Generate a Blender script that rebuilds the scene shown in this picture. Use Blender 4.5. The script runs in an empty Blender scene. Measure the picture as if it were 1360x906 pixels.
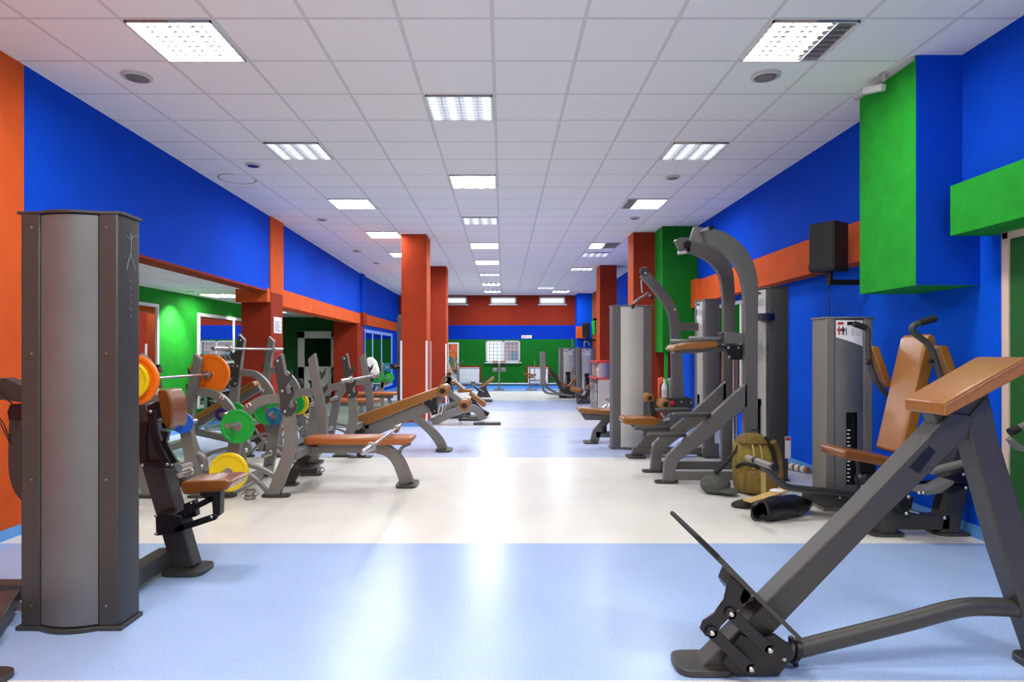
import bpy, bmesh, math, random
from mathutils import Vector, Matrix
random.seed(7)
PI = math.pi
COL = bpy.context.scene.collection
CAM_Z = 1.35
CEIL = 3.50
F = 846.0
CX, CY = 668.0, 468.0

def W(px, py, Y):
    """photo position at a chosen depth -> metres"""
    return ((px - CX) / F * Y, Y, CAM_Z - (py - CY) / F * Y)
def WX(px, Y): return (px - CX) / F * Y
def WZ(py, Y): return CAM_Z - (py - CY) / F * Y
def S(r, g, b):
    def c(v):
        v /= 255.0
        return v / 12.92 if v <= 0.04045 else ((v + 0.055) / 1.055) ** 2.4
    return (c(r), c(g), c(b), 1.0)

# ---------------------------------------------------------------- materials
def new_mat(name):
    m = bpy.data.materials.new(name); m.use_nodes = True
    nt = m.node_tree; b = nt.nodes['Principled BSDF']
    return m, nt, b
def mat(name, col, rough=0.5, metal=0.0, noise=0.0, nscale=40.0, bump=0.0, bscale=200.0, coat=0.0, emis=None, estr=0.0, spec=0.5):
    m, nt, b = new_mat(name)
    b.inputs['Base Color'].default_value = col
    b.inputs['Roughness'].default_value = rough
    b.inputs['Metallic'].default_value = metal
    b.inputs['Specular IOR Level'].default_value = spec
    if coat: b.inputs['Coat Weight'].default_value = coat; b.inputs['Coat Roughness'].default_value = 0.15
    if emis:
        b.inputs['Emission Color'].default_value = emis; b.inputs['Emission Strength'].default_value = estr
    if noise or bump:
        tc = nt.nodes.new('ShaderNodeTexCoord')
    if noise:
        n = nt.nodes.new('ShaderNodeTexNoise'); n.inputs['Scale'].default_value = nscale; n.inputs['Detail'].default_value = 4
        nt.links.new(tc.outputs['Object'], n.inputs['Vector'])
        mr = nt.nodes.new('ShaderNodeMapRange'); mr.inputs[1].default_value = 0.3; mr.inputs[2].default_value = 0.7
        mr.inputs[3].default_value = 1 - noise; mr.inputs[4].default_value = 1 + noise
        nt.links.new(n.outputs['Fac'], mr.inputs[0])
        mx = nt.nodes.new('ShaderNodeMix'); mx.data_type = 'RGBA'; mx.blend_type = 'MULTIPLY'; mx.inputs[0].default_value = 1
        mx.inputs[6].default_value = col
        nt.links.new(mr.outputs[0], mx.inputs[7]); nt.links.new(mx.outputs[2], b.inputs['Base Color'])
    if bump:
        n2 = nt.nodes.new('ShaderNodeTexNoise'); n2.inputs['Scale'].default_value = bscale; n2.inputs['Detail'].default_value = 3
        nt.links.new(tc.outputs['Object'], n2.inputs['Vector'])
        bp = nt.nodes.new('ShaderNodeBump'); bp.inputs['Strength'].default_value = bump; bp.inputs['Distance'].default_value = 0.005
        nt.links.new(n2.outputs['Fac'], bp.inputs['Height']); nt.links.new(bp.outputs[0], b.inputs['Normal'])
    return m

M = {}
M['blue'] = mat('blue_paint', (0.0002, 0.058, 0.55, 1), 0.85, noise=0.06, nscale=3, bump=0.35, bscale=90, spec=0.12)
M['blue_lit'] = mat('lit_blue_paint', (0.0003, 0.098, 0.78, 1), 0.85, noise=0.06, nscale=3, bump=0.35, bscale=90, spec=0.12)  # wall blue with the lower right wall's light put into the colour
M['orange'] = mat('orange_paint', (0.60, 0.092, 0.018, 1), 0.75, noise=0.08, nscale=4, bump=0.35, bscale=90, spec=0.12)
M['red'] = mat('red_and_shaded_orange', (0.27, 0.027, 0.010, 1), 0.75, noise=0.08, nscale=4, bump=0.35, bscale=90, spec=0.12)  # red paint, also the shaded fronts of the columns
M['green'] = mat('green_paint', (0.016, 0.30, 0.026, 1), 0.75, noise=0.10, nscale=6, bump=0.35, bscale=90, spec=0.12)
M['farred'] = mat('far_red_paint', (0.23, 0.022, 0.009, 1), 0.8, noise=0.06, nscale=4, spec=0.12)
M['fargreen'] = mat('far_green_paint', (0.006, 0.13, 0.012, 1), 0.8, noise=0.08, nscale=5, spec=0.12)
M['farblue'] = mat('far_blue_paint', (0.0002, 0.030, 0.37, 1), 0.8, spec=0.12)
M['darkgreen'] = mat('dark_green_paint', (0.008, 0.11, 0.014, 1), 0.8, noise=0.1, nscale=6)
M['white'] = mat('white_paint', S(225, 225, 222), 0.5)
M['offwhite'] = mat('grey_white_plastic', S(195, 196, 195), 0.45)
M['basebd'] = mat('light_blue_skirting', S(90, 160, 235), 0.4)
M['frame'] = mat('grey_powder_coat', S(126, 122, 116), 0.42, metal=0.15, noise=0.05, nscale=60, bump=0.15, bscale=700)
M['frame_dk'] = mat('dark_grey_powder_coat', S(64, 62, 60), 0.38, metal=0.15, noise=0.08, nscale=80, bump=0.2, bscale=700)
M['frame_md'] = mat('mid_grey_powder_coat', S(106, 104, 102), 0.40, metal=0.15, noise=0.05, nscale=60, bump=0.15, bscale=700)
M['khaki_dk'] = mat('brown_canvas', S(118, 96, 44), 0.85, noise=0.2, nscale=18, bump=0.5, bscale=60)
M['tray_glow'] = mat('lamp_reflector_glow', (0.75, 0.8, 0.85, 1), 0.35, emis=(.88, .94, 1, 1), estr=0.42)  # weak glow added so the tray looks pale
M['black'] = mat('black_steel', S(26, 25, 30), 0.35, metal=0.2)
M['rubber'] = mat('black_rubber', S(22, 22, 22), 0.7)
M['chrome'] = mat('chrome', S(196, 195, 192), 0.32, metal=1.0)
M['steel'] = mat('brushed_steel', S(165, 160, 155), 0.35, metal=0.9)
M['tan'] = mat('tan_leather', S(150, 96, 36), 0.28, noise=0.07, nscale=25, bump=0.12, bscale=400, coat=0.25)
M['tan_dk'] = mat('brown_leather', S(126, 74, 28), 0.28, noise=0.06, nscale=25, bump=0.12, bscale=400, coat=0.25)
M['tan_or'] = mat('orange_leather', S(170, 92, 36), 0.33, noise=0.05, nscale=25, coat=0.2)
M['silver'] = mat('silver_panel', S(205, 202, 196), 0.45, metal=0.15, noise=0.03, nscale=6)
M['silver_dk'] = mat('dark_silver_panel', S(108, 109, 111), 0.42, metal=0.25, noise=0.08, nscale=5, bump=0.15, bscale=900)
M['p_orange'] = mat('orange_bumper', S(250, 120, 10), 0.4)
M['p_yellow'] = mat('yellow_bumper', S(240, 208, 10), 0.4)
M['p_green'] = mat('green_bumper', S(20, 160, 55), 0.38)
M['p_teal'] = mat('teal_bumper', S(10, 110, 150), 0.4)
M['p_blue'] = mat('blue_bumper', S(20, 90, 200), 0.4)
M['p_purple'] = mat('purple_bumper', S(50, 35, 100), 0.4)
M['mirror'] = mat('mirror_glass', (0.80, 0.86, 0.84, 1), 0.02, metal=1.0)
M['khaki'] = mat('khaki_canvas', S(140, 120, 55), 0.85, noise=0.18, nscale=14, bump=0.5, bscale=60)
M['khaki_lt'] = mat('tan_webbing', S(185, 165, 105), 0.85)
M['greycloth'] = mat('grey_wool', S(80, 84, 80), 0.95, noise=0.2, nscale=40, bump=0.6, bscale=120)
M['blackbag'] = mat('black_nylon', S(20, 19, 20), 0.38, noise=0.1, bump=0.7, bscale=25)
M['card'] = mat('brown_cardboard', S(205, 170, 110), 0.8, noise=0.05)
M['whitecloth'] = mat('white_towelling', S(235, 235, 230), 0.9, bump=0.5, bscale=90)
M['redtrim'] = mat('red_plastic', S(205, 30, 35), 0.35)
M['redknob'] = mat('red_knob', S(210, 30, 30), 0.3)
M['stain'] = mat('water_stain', S(190, 165, 120), 0.9)
M['paper'] = mat('paper', S(232, 232, 235), 0.7)
M['ink'] = mat('printed_ink', S(50, 50, 60), 0.7)
M['inkred'] = mat('red_ink', S(190, 60, 60), 0.7)
M['lcd'] = mat('glass_dark', S(15, 32, 26), 0.08, spec=0.8)
M['bluespk'] = mat('blue_speaker_cone', S(30, 40, 120), 0.5)
M['bottle'] = mat('clear_bottle', S(225, 230, 235), 0.2)
M['mat_floor'] = mat('rubber_matting', S(108, 122, 112), 0.5, noise=0.12, nscale=30)
M['brick'] = mat('pale_masonry', S(222, 200, 205), 0.9)
def glass_mat():
    m, nt, b = new_mat('window_glass')
    b.inputs['Base Color'].default_value = (1, 1, 1, 1); b.inputs['Roughness'].default_value = 0.0
    b.inputs['Transmission Weight'].default_value = 1.0; b.inputs['IOR'].default_value = 1.02
    return m
M['glass'] = glass_mat()

def floor_mat():
    m, nt, b = new_mat('vinyl_floor')
    N = nt.nodes; L = nt.links
    tc = N.new('ShaderNodeTexCoord'); sp = N.new('ShaderNodeSeparateXYZ'); L.new(tc.outputs['Object'], sp.inputs[0])
    cream = S(233, 231, 224); blue = S(162, 187, 230); mid = S(188, 200, 232); pale = S(210, 211, 218)
    stops = [(2.62, blue), (4.50, cream), (8.18, mid), (11.42, pale), (14.64, mid), (17.84, cream), (22.0, S(150, 180, 225))]
    last = None
    for pos, c in stops:
        g = N.new('ShaderNodeMath'); g.operation = 'GREATER_THAN'; g.inputs[1].default_value = pos; L.new(sp.outputs['Y'], g.inputs[0])
        x = N.new('ShaderNodeMix'); x.data_type = 'RGBA'; L.new(g.outputs[0], x.inputs[0]); x.inputs[7].default_value = c
        if last is None: x.inputs[6].default_value = cream
        else: L.new(last, x.inputs[6])
        last = x.outputs[2]
    # marbling
    n1 = N.new('ShaderNodeTexNoise'); n1.inputs['Scale'].default_value = 1.6; n1.inputs['Detail'].default_value = 5
    n2 = N.new('ShaderNodeTexNoise'); n2.inputs['Scale'].default_value = 75; n2.inputs['Detail'].default_value = 3
    for n in (n1, n2): L.new(tc.outputs['Object'], n.inputs['Vector'])
    m1 = N.new('ShaderNodeMapRange'); m1.inputs[1].default_value = .15; m1.inputs[2].default_value = .85; m1.inputs[3].default_value = .90; m1.inputs[4].default_value = 1.08
    m2 = N.new('ShaderNodeMapRange'); m2.inputs[1].default_value = .3; m2.inputs[2].default_value = .7; m2.inputs[3].default_value = .91; m2.inputs[4].default_value = 1.06
    L.new(n1.outputs['Fac'], m1.inputs[0]); L.new(n2.outputs['Fac'], m2.inputs[0])
    mu = N.new('ShaderNodeMath'); mu.operation = 'MULTIPLY'; L.new(m1.outputs[0], mu.inputs[0]); L.new(m2.outputs[0], mu.inputs[1])
    # sparse dark flecks
    vo = N.new('ShaderNodeTexVoronoi'); vo.inputs['Scale'].default_value = 16; L.new(tc.outputs['Object'], vo.inputs['Vector'])
    lt = N.new('ShaderNodeMath'); lt.operation = 'LESS_THAN'; lt.inputs[1].default_value = 0.055; L.new(vo.outputs['Distance'], lt.inputs[0])
    fm = N.new('ShaderNodeMapRange'); fm.inputs[3].default_value = 1.0; fm.inputs[4].default_value = 0.82; L.new(lt.outputs[0], fm.inputs[0])
    mu2 = N.new('ShaderNodeMath'); mu2.operation = 'MULTIPLY'; L.new(mu.outputs[0], mu2.inputs[0]); L.new(fm.outputs[0], mu2.inputs[1])
    mx = N.new('ShaderNodeMix'); mx.data_type = 'RGBA'; mx.blend_type = 'MULTIPLY'; mx.inputs[0].default_value = 1
    L.new(last, mx.inputs[6]); L.new(mu2.outputs[0], mx.inputs[7]); L.new(mx.outputs[2], b.inputs['Base Color'])
    b.inputs['Roughness'].default_value = 0.27
    b.inputs['Specular IOR Level'].default_value = 0.30
    bp = N.new('ShaderNodeBump'); bp.inputs['Strength'].default_value = 0.04; bp.inputs['Distance'].default_value = 0.01
    L.new(n2.outputs['Fac'], bp.inputs['Height']); L.new(bp.outputs[0], b.inputs['Normal'])
    return m
M['floor'] = floor_mat()

def ceil_mat(name, ox, oy, col=(0.86, 0.86, 0.86)):
    m, nt, b = new_mat(name)
    N = nt.nodes; L = nt.links
    tc = N.new('ShaderNodeTexCoord'); sp = N.new('ShaderNodeSeparateXYZ'); L.new(tc.outputs['Object'], sp.inputs[0])
    def math_(op, a, bb=None):
        n = N.new('ShaderNodeMath'); n.operation = op
        for i, v in enumerate((a, bb)):
            if v is None: continue
            if isinstance(v, (int, float)): n.inputs[i].default_value = v
            else: L.new(v, n.inputs[i])
        return n.outputs[0]
    def dist(ax, off):
        t = math_('DIVIDE', math_('SUBTRACT', sp.outputs[ax], off), 0.6)
        fr = math_('FRACT', math_('ADD', t, 100.5))
        return math_('MULTIPLY', math_('ABSOLUTE', math_('SUBTRACT', fr, 0.5)), 0.6)
    d = math_('MINIMUM', dist('X', ox), dist('Y', oy))
    bar = math_('LESS_THAN', d, 0.009)
    edge = math_('LESS_THAN', d, 0.012)  # thin shadow line beside the grid bars, painted in
    n = N.new('ShaderNodeTexNoise'); n.inputs['Scale'].default_value = 130; n.inputs['Detail'].default_value = 2; L.new(tc.outputs['Object'], n.inputs['Vector'])
    nb = N.new('ShaderNodeTexNoise'); nb.inputs['Scale'].default_value = 1.2; L.new(tc.outputs['Object'], nb.inputs['Vector'])
    mr = N.new('ShaderNodeMapRange'); mr.inputs[1].default_value = .3; mr.inputs[2].default_value = .7; mr.inputs[3].default_value = .94; mr.inputs[4].default_value = 1.04
    L.new(n.outputs['Fac'], mr.inputs[0])
    mx = N.new('ShaderNodeMix'); mx.data_type = 'RGBA'; mx.blend_type = 'MULTIPLY'; mx.inputs[0].default_value = 1
    mx.inputs[6].default_value = (*col, 1); L.new(mr.outputs[0], mx.inputs[7])
    m2 = N.new('ShaderNodeMix'); m2.data_type = 'RGBA'; L.new(edge, m2.inputs[0]); L.new(mx.outputs[2], m2.inputs[6]); m2.inputs[7].default_value = (0.50, 0.50, 0.51, 1)
    m3 = N.new('ShaderNodeMix'); m3.data_type = 'RGBA'; L.new(bar, m3.inputs[0]); L.new(m2.outputs[2], m3.inputs[6]); m3.inputs[7].default_value = (0.68, 0.68, 0.69, 1)
    L.new(m3.outputs[2], b.inputs['Base Color']); b.inputs['Roughness'].default_value = 0.8
    b.inputs['Specular IOR Level'].default_value = 0.2
    return m
M['ceiling'] = ceil_mat('ceiling_tiles', -0.07, 4.10)
M['ceiling_side'] = ceil_mat('side_ceiling_tiles', -4.6, 9.2)
M['louvre'] = mat('louvre_metal', S(215, 218, 222), 0.3, metal=0.6)
M['tube_on'] = mat('lit_tube', (1, 1, 1, 1), 0.5, emis=(1, .98, .94, 1), estr=6)
M['tube_dim'] = mat('dim_tube', (0.8, 0.85, 0.9, 1), 0.4, emis=(.86, .93, 1, 1), estr=1.0)
M['tray'] = mat('lamp_reflector', S(150, 150, 140), 0.3, metal=0.8)

# ---------------------------------------------------------------- mesh builder
def catmull(pts, n=6):
    if len(pts) < 3: return [tuple(p) for p in pts]
    P = [Vector(p) for p in pts]; out = []
    for i in range(len(P) - 1):
        p0 = P[max(i - 1, 0)]; p1 = P[i]; p2 = P[i + 1]; p3 = P[min(i + 2, len(P) - 1)]
        for k in range(n):
            t = k / n
            out.append(0.5 * ((2 * p1) + (p2 - p0) * t + (2 * p0 - 5 * p1 + 4 * p2 - p3) * t * t + (3 * p1 - p0 - 3 * p2 + p3) * t ** 3))
    out.append(P[-1])
    return [tuple(o) for o in out]

class MB:
    def __init__(s): s.v = []; s.f = []
    def add(s, vs, fs):
        o = len(s.v); s.v += [tuple(v) for v in vs]; s.f += [tuple(i + o for i in f) for f in fs]; return s
    def box(s, c, d, rot=None):
        x, y, z = [k / 2 for k in d]
        vs = [Vector(p) for p in ((-x, -y, -z), (x, -y, -z), (x, y, -z), (-x, y, -z), (-x, -y, z), (x, -y, z), (x, y, z), (-x, y, z))]
        if rot:
            R = Matrix.Rotation(rot[2], 3, 'Z') @ Matrix.Rotation(rot[1], 3, 'Y') @ Matrix.Rotation(rot[0], 3, 'X')
            vs = [R @ v for v in vs]
        vs = [v + Vector(c) for v in vs]
        return s.add(vs, [(0, 3, 2, 1), (4, 5, 6, 7), (0, 1, 5, 4), (1, 2, 6, 5), (2, 3, 7, 6), (3, 0, 4, 7)])
    def bb(s, x0, x1, y0, y1, z0, z1):
        return s.box(((x0 + x1) / 2, (y0 + y1) / 2, (z0 + z1) / 2), (abs(x1 - x0), abs(y1 - y0), abs(z1 - z0)))
    def _prism(s, a, b):
        n = len(a)
        fs = [tuple(range(n))[::-1], tuple(range(n, 2 * n))] + [(i, (i + 1) % n, n + (i + 1) % n, n + i) for i in range(n)]
        return s.add(list(a) + list(b), fs)
    def xz(s, pts, y0, y1):
        return s._prism([(p[0], y0, p[1]) for p in pts], [(p[0], y1, p[1]) for p in pts])
    def yz(s, pts, x0, x1):
        return s._prism([(x0, p[0], p[1]) for p in pts], [(x1, p[0], p[1]) for p in pts])
    def xy(s, pts, z0, z1):
        return s._prism([(p[0], p[1], z0) for p in pts], [(p[0], p[1], z1) for p in pts])
    def px(s, pts, Y, th):
        """outline read off the photo, standing at depth Y (near face) and th thick"""
        return s.xz([(WX(p[0], Y), WZ(p[1], Y)) for p in pts], Y, Y + th)
    def ribbon(s, pts, y0, y1, n=5):
        c = catmull(pts, n) if len(pts) > 2 else pts
        L = []; R = []
        for i, p in enumerate(c):
            a = Vector(c[max(i - 1, 0)][:2]); b = Vector(c[min(i + 1, len(c) - 1)][:2])
            t = (b - a).normalized(); nn = Vector((-t.y, t.x)) * p[2] / 2
            L.append((p[0] + nn.x, p[1] + nn.y)); R.append((p[0] - nn.x, p[1] - nn.y))
        m = len(L)
        vs = [(q[0], y0, q[1]) for q in L] + [(q[0], y0, q[1]) for q in R] + [(q[0], y1, q[1]) for q in L] + [(q[0], y1, q[1]) for q in R]
        fs = []
        for i in range(m - 1):
            fs += [(i, i + 1, m + i + 1, m + i), (2 * m + i, 3 * m + i, 3 * m + i + 1, 2 * m + i + 1),
                   (i, 2 * m + i, 2 * m + i + 1, i + 1), (m + i, m + i + 1, 3 * m + i + 1, 3 * m + i)]
        fs += [(0, m, 3 * m, 2 * m), (m - 1, 3 * m - 1, 4 * m - 1, 2 * m - 1)]
        return s.add(vs, fs)
    def pribbon(s, pts, Y, th, n=5):
        return s.ribbon([(WX(p[0], Y), WZ(p[1], Y), p[2] / F * Y) for p in pts], Y, Y + th, n)
    def tube(s, pts, r, n=12, smooth=True, k=6, cap=True):
        c = [Vector(p) for p in (catmull(pts, k) if (smooth and len(pts) > 2) else pts)]
        rs = r if isinstance(r, (list, tuple)) else [r] * len(c)
        if len(rs) != len(c):
            rs = [rs[min(int(i / max(len(c) - 1, 1) * (len(rs) - 1) + 0.5), len(rs) - 1)] for i in range(len(c))]
        t = (c[1] - c[0]).normalized()
        up = Vector((0, 0, 1)) if abs(t.z) < 0.9 else Vector((0, 1, 0))
        u = t.cross(up).normalized(); rings = []
        for i, p in enumerate(c):
            tt = (c[min(i + 1, len(c) - 1)] - c[max(i - 1, 0)]).normalized()
            u = (u - tt * u.dot(tt)).normalized(); w = tt.cross(u)
            rings.append([p + (u * math.cos(a) + w * math.sin(a)) * rs[i] for a in [2 * PI * j / n for j in range(n)]])
        vs = [v for ring in rings for v in ring]; fs = []
        for i in range(len(c) - 1):
            for j in range(n):
                a = i * n + j; b = i * n + (j + 1) % n
                fs.append((a, b, b + n, a + n))
        if cap:
            fs.append(tuple(range(n))[::-1]); fs.append(tuple(range((len(c) - 1) * n, len(c) * n)))
        return s.add(vs, fs)
    def cyl(s, p, q, r, n=20, r2=None):
        return s.tube([p, q], [r, r if r2 is None else r2], n, smooth=False)
    def beam(s, p, q, w, h, up=(0, 1, 0)):
        """rectangular bar p->q: w along 'up' axis, h across it"""
        p = Vector(p); q = Vector(q); t = (q - p).normalized()
        u = Vector(up); u = (u - t * u.dot(t)).normalized(); v = t.cross(u)
        a = [p + u * i * w / 2 + v * j * h / 2 for i, j in ((-1, -1), (1, -1), (1, 1), (-1, 1))]
        b = [k + (q - p) for k in a]
        return s.add(a + b, [(3, 2, 1, 0), (4, 5, 6, 7), (0, 1, 5, 4), (1, 2, 6, 5), (2, 3, 7, 6), (3, 0, 4, 7)])
    def lathe(s, prof, c, axis='Y', n=32):
        """prof: list of (r, t) along the axis"""
        vs = []; fs = []
        for r, t in prof:
            for j in range(n):
                a = 2 * PI * j / n; x = r * math.cos(a); y = r * math.sin(a)
                if axis == 'Y': vs.append((c[0] + x, c[1] + t, c[2] + y))
                elif axis == 'X': vs.append((c[0] + t, c[1] + x, c[2] + y))
                else: vs.append((c[0] + x, c[1] + y, c[2] + t))
        for i in range(len(prof) - 1):
            for j in range(n):
                a = i * n + j; b = i * n + (j + 1) % n
                fs.append((a, b, b + n, a + n))
        fs.append(tuple(range(n))[::-1]); fs.append(tuple(range((len(prof) - 1) * n, len(prof) * n)))
        return s.add(vs, fs)
    def ell(s, c, r, n=16, m=10, rot=0, wob=0):
        vs = []; fs = []
        for i in range(m + 1):
            th = PI * i / m
            for j in range(n):
                a = 2 * PI * j / n
                k = 1 + (random.uniform(-wob, wob) if wob and 0 < i < m else 0)
                x = r[0] * math.sin(th) * math.cos(a) * k; y = r[1] * math.sin(th) * math.sin(a) * k; z = r[2] * math.cos(th) * k
                x, y = x * math.cos(rot) - y * math.sin(rot), x * math.sin(rot) + y * math.cos(rot)
                vs.append((c[0] + x, c[1] + y, c[2] + z))
        for i in range(m):
            for j in range(n):
                a = i * n + j; b = i * n + (j + 1) % n
                fs.append((a, b, b + n, a + n))
        return s.add(vs, fs)
    def xf(s, loc, rz=0, since=0):
        c, d = math.cos(rz), math.sin(rz)
        for i in range(since, len(s.v)):
            x, y, z = s.v[i]
            s.v[i] = (x * c - y * d + loc[0], x * d + y * c + loc[1], z + loc[2])
        return s

def wloc(o):
    v = Vector((0, 0, 0))
    while o is not None:
        v += o.location; o = o.parent
    return v
def obj(name, mb, material, parent=None, bevel=0.0, seg=2, angle=35, subsurf=0):
    if not mb.v: return None
    me = bpy.data.meshes.new(name)
    off = wloc(parent)
    me.from_pydata([tuple(Vector(v) - off) for v in mb.v], [], mb.f)
    bm = bmesh.new(); bm.from_mesh(me)
    bmesh.ops.remove_doubles(bm, verts=bm.verts, dist=1e-6)
    bmesh.ops.recalc_face_normals(bm, faces=bm.faces)
    lim = math.radians(angle)
    for f in bm.faces: f.smooth = True
    for e in bm.edges:
        e.smooth = not (len(e.link_faces) == 2 and e.calc_face_angle(0) > lim)
    bm.to_mesh(me); bm.free()
    me.materials.append(M[material] if isinstance(material, str) else material)
    o = bpy.data.objects.new(name, me); COL.objects.link(o)
    if parent is not None: o.parent = parent
    if bevel:
        b = o.modifiers.new('bevel', 'BEVEL'); b.width = bevel; b.segments = seg; b.limit_method = 'ANGLE'; b.angle_limit = math.radians(40)
        b.harden_normals = False
    if subsurf:
        b = o.modifiers.new('sub', 'SUBSURF'); b.levels = subsurf; b.render_levels = subsurf
    return o
def recentre(o):
    """put a single-mesh thing's origin at its base"""
    me = o.data
    xs = [v.co.x for v in me.vertices]; ys = [v.co.y for v in me.vertices]; zs = [v.co.z for v in me.vertices]
    c = Vector(((min(xs) + max(xs)) / 2, (min(ys) + max(ys)) / 2, min(zs)))
    for v in me.vertices: v.co -= c
    o.location = o.location + c
    return o
def tag(o, label, cat, group=None):
    o['label'] = label; o['category'] = cat
    if group: o['group'] = group
    return o
CUR = [None]
def thing(name, label, cat, loc=(0, 0, 0), group=None):
    o = bpy.data.objects.new(name, None); COL.objects.link(o); o.location = loc
    o.empty_display_size = 0.1
    CUR[0] = o
    return tag(o, label, cat, group)
def single(name, mb, material, label, cat, group=None, **kw):
    return tag(recentre(obj(name, mb, material, None, **kw)), label, cat, group)
def struct(name, mb, material, **kw):
    o = obj(name, mb, material, None, **kw); o['kind'] = 'structure'; return o
def stroot(name, loc=(0, 0, 0)):
    o = bpy.data.objects.new(name, None); COL.objects.link(o); o.location = loc; o['kind'] = 'structure'; return o
def dup(root, loc, label, group=None):
    r = root.copy(); COL.objects.link(r); r.location = loc; r['label'] = label
    if group: r['group'] = group
    for ch in list(root.children):
        c = ch.copy(); COL.objects.link(c); c.parent = r
        for g in ch.children:
            d = g.copy(); COL.objects.link(d); d.parent = c
    return r
# ================================================================ camera and world
cam_d = bpy.data.cameras.new('camera'); cam = bpy.data.objects.new('camera', cam_d); COL.objects.link(cam)
cam.location = (0, 0, CAM_Z); cam.rotation_euler = (PI / 2, 0, 0)
cam_d.sensor_width = 36; cam_d.lens = 36 * F / 1360
cam_d.shift_x = (680 - CX) / 1360; cam_d.shift_y = -(453 - CY) / 1360
cam_d.clip_start = 0.05; cam_d.clip_end = 200
bpy.context.scene.camera = cam
sc = bpy.context.scene
sc.view_settings.view_transform = 'Standard'; sc.view_settings.look = 'None'
sc.view_settings.exposure = 0.12; sc.view_settings.gamma = 1.0
wd = bpy.data.worlds.new('daylight_and_fill'); sc.world = wd; wd.use_nodes = True  # sky beyond the windows, also fill light through the open back
bg = wd.node_tree.nodes['Background']; bg.inputs[0].default_value = (0.86, 0.92, 1.0, 1); bg.inputs[1].default_value = 1.0

# ================================================================ room shell
XR = 3.32      # right wall, upper part
XRL = 3.45     # right wall, lower part
YF = 24.0      # far wall
m = MB(); m.bb(-7.2, 4.2, -3.0, 25.0, -0.1, 0.0); struct('floor', m, 'floor')
m = MB(); m.bb(-4.15, 4.2, -3.0, 25.0, CEIL, CEIL + 0.1); struct('ceiling', m, 'ceiling')
# left wall line
def XL(y):
    P = [(-3, -3.52), (4.76, -3.58), (10.1, -3.69), (17.6, -3.90), (24, -3.92)]
    for (a, b), (c, d) in zip(P, P[1:]):
        if y <= c: return b + (d - b) * (y - a) / (c - a)
    return P[-1][1]
def left_wall(name, y0, y1, z0, z1, th, material, dx=0):
    m = MB(); m.xy([(XL(y0) + dx, y0), (XL(y1) + dx, y1), (XL(y1) + dx - th, y1), (XL(y0) + dx - th, y0)], z0, z1)
    return struct(name, m, material)
left_wall('wall_left', -3.0, 4.76, 0, CEIL, 0.25, 'orange')
left_wall('wall_left', 4.76, 10.1, 2.325, CEIL, 0.25, 'blue')
left_wall('trim_1', 4.76, 10.1, 2.30, 2.325, 0.25, 'red')
left_wall('wall_left', 10.6, 17.6, 2.40, CEIL, 0.28, 'blue')
left_wall('trim_2', 10.6, 17.3, 2.12, 2.40, 0.32, 'orange', 0.02)
left_wall('wall_left', 17.6, 24.1, 0, CEIL, 0.25, 'blue')
left_wall('trim_3', 17.9, 24.0, 2.12, 2.42, 0.12, 'orange', 0.06)
left_wall('baseboard_left', -3.0, 4.74, 0, 0.075, 0.03, 'basebd', 0.015)
left_wall('baseboard_left', 17.9, 24.0, 0, 0.075, 0.03, 'basebd', 0.015)
# left pillar between the two bays, with its capital
m = MB(); m.bb(-4.14, XL(10.1) + 0.02, 10.08, 10.62, 0, 2.30); struct('column_left', m, 'red')
m = MB(); m.bb(XL(10.1) - 0.06, XL(10.1) + 0.025, 10.06, 10.64, 2.30, CEIL); struct('column_left', m, 'orange')
m = MB(); m.bb(-4.18, XL(10.1) + 0.01, 9.95, 10.10, 2.14, 2.36); struct('trim_4', m, 'orange')
m = MB(); m.bb(-4.5, -3.86, 16.9, 17.6, 0, 2.14); struct('column_left', m, 'red')
m = MB(); m.bb(-4.0, -3.82, 17.35, 17.65, 2.12, CEIL); struct('column_left', m, 'blue')
m = MB(); m.bb(-3.99, -3.79, 17.3, 17.75, 2.10, 2.44); struct('column_left', m, 'red')
# side room behind the openings
m = MB(); m.bb(-5.55, -5.40, 4.0, 13.4, 0, 2.45); struct('wall_side', m, 'green')
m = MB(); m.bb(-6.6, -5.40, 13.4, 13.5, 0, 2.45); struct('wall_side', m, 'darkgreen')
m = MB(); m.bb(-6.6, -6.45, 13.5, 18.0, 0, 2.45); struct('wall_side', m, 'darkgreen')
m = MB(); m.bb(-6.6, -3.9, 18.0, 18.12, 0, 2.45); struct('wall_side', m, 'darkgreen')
m = MB(); m.bb(-5.55, -3.8, 3.9, 4.0, 0, 2.45); struct('wall_side', m, 'green')
m = MB(); m.bb(-6.6, -3.93, 3.9, 18.1, 2.34, 2.44); struct('ceiling_side', m, 'ceiling_side')
m = MB(); m.bb(-5.40, -5.375, 4.0, 13.4, 0, 0.07); struct('baseboard_side', m, 'basebd')

# right wall
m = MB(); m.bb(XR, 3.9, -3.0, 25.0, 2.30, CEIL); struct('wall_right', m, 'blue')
m = MB(); m.bb(XRL, 3.9, -3.0, 25.0, 0, 2.30); struct('wall_right', m, 'blue_lit')
m = MB(); m.bb(XR - 0.045, XRL + .02, 5.34, 10.86, 2.188, 2.56); struct('trim_5', m, 'orange')
m = MB(); m.bb(3.20, XRL + .02, 10.55, 10.86, 2.10, 2.57); struct('trim_6', m, 'orange')
m = MB(); m.bb(XR - 0.05, XRL + .02, 17.0, 23.4, 2.19, 2.56); struct('trim_7', m, 'orange')
m = MB(); m.bb(XRL - 0.02, XRL + .01, 4.22, 23.9, 0, 0.09); struct('baseboard_right', m, 'basebd')
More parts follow.
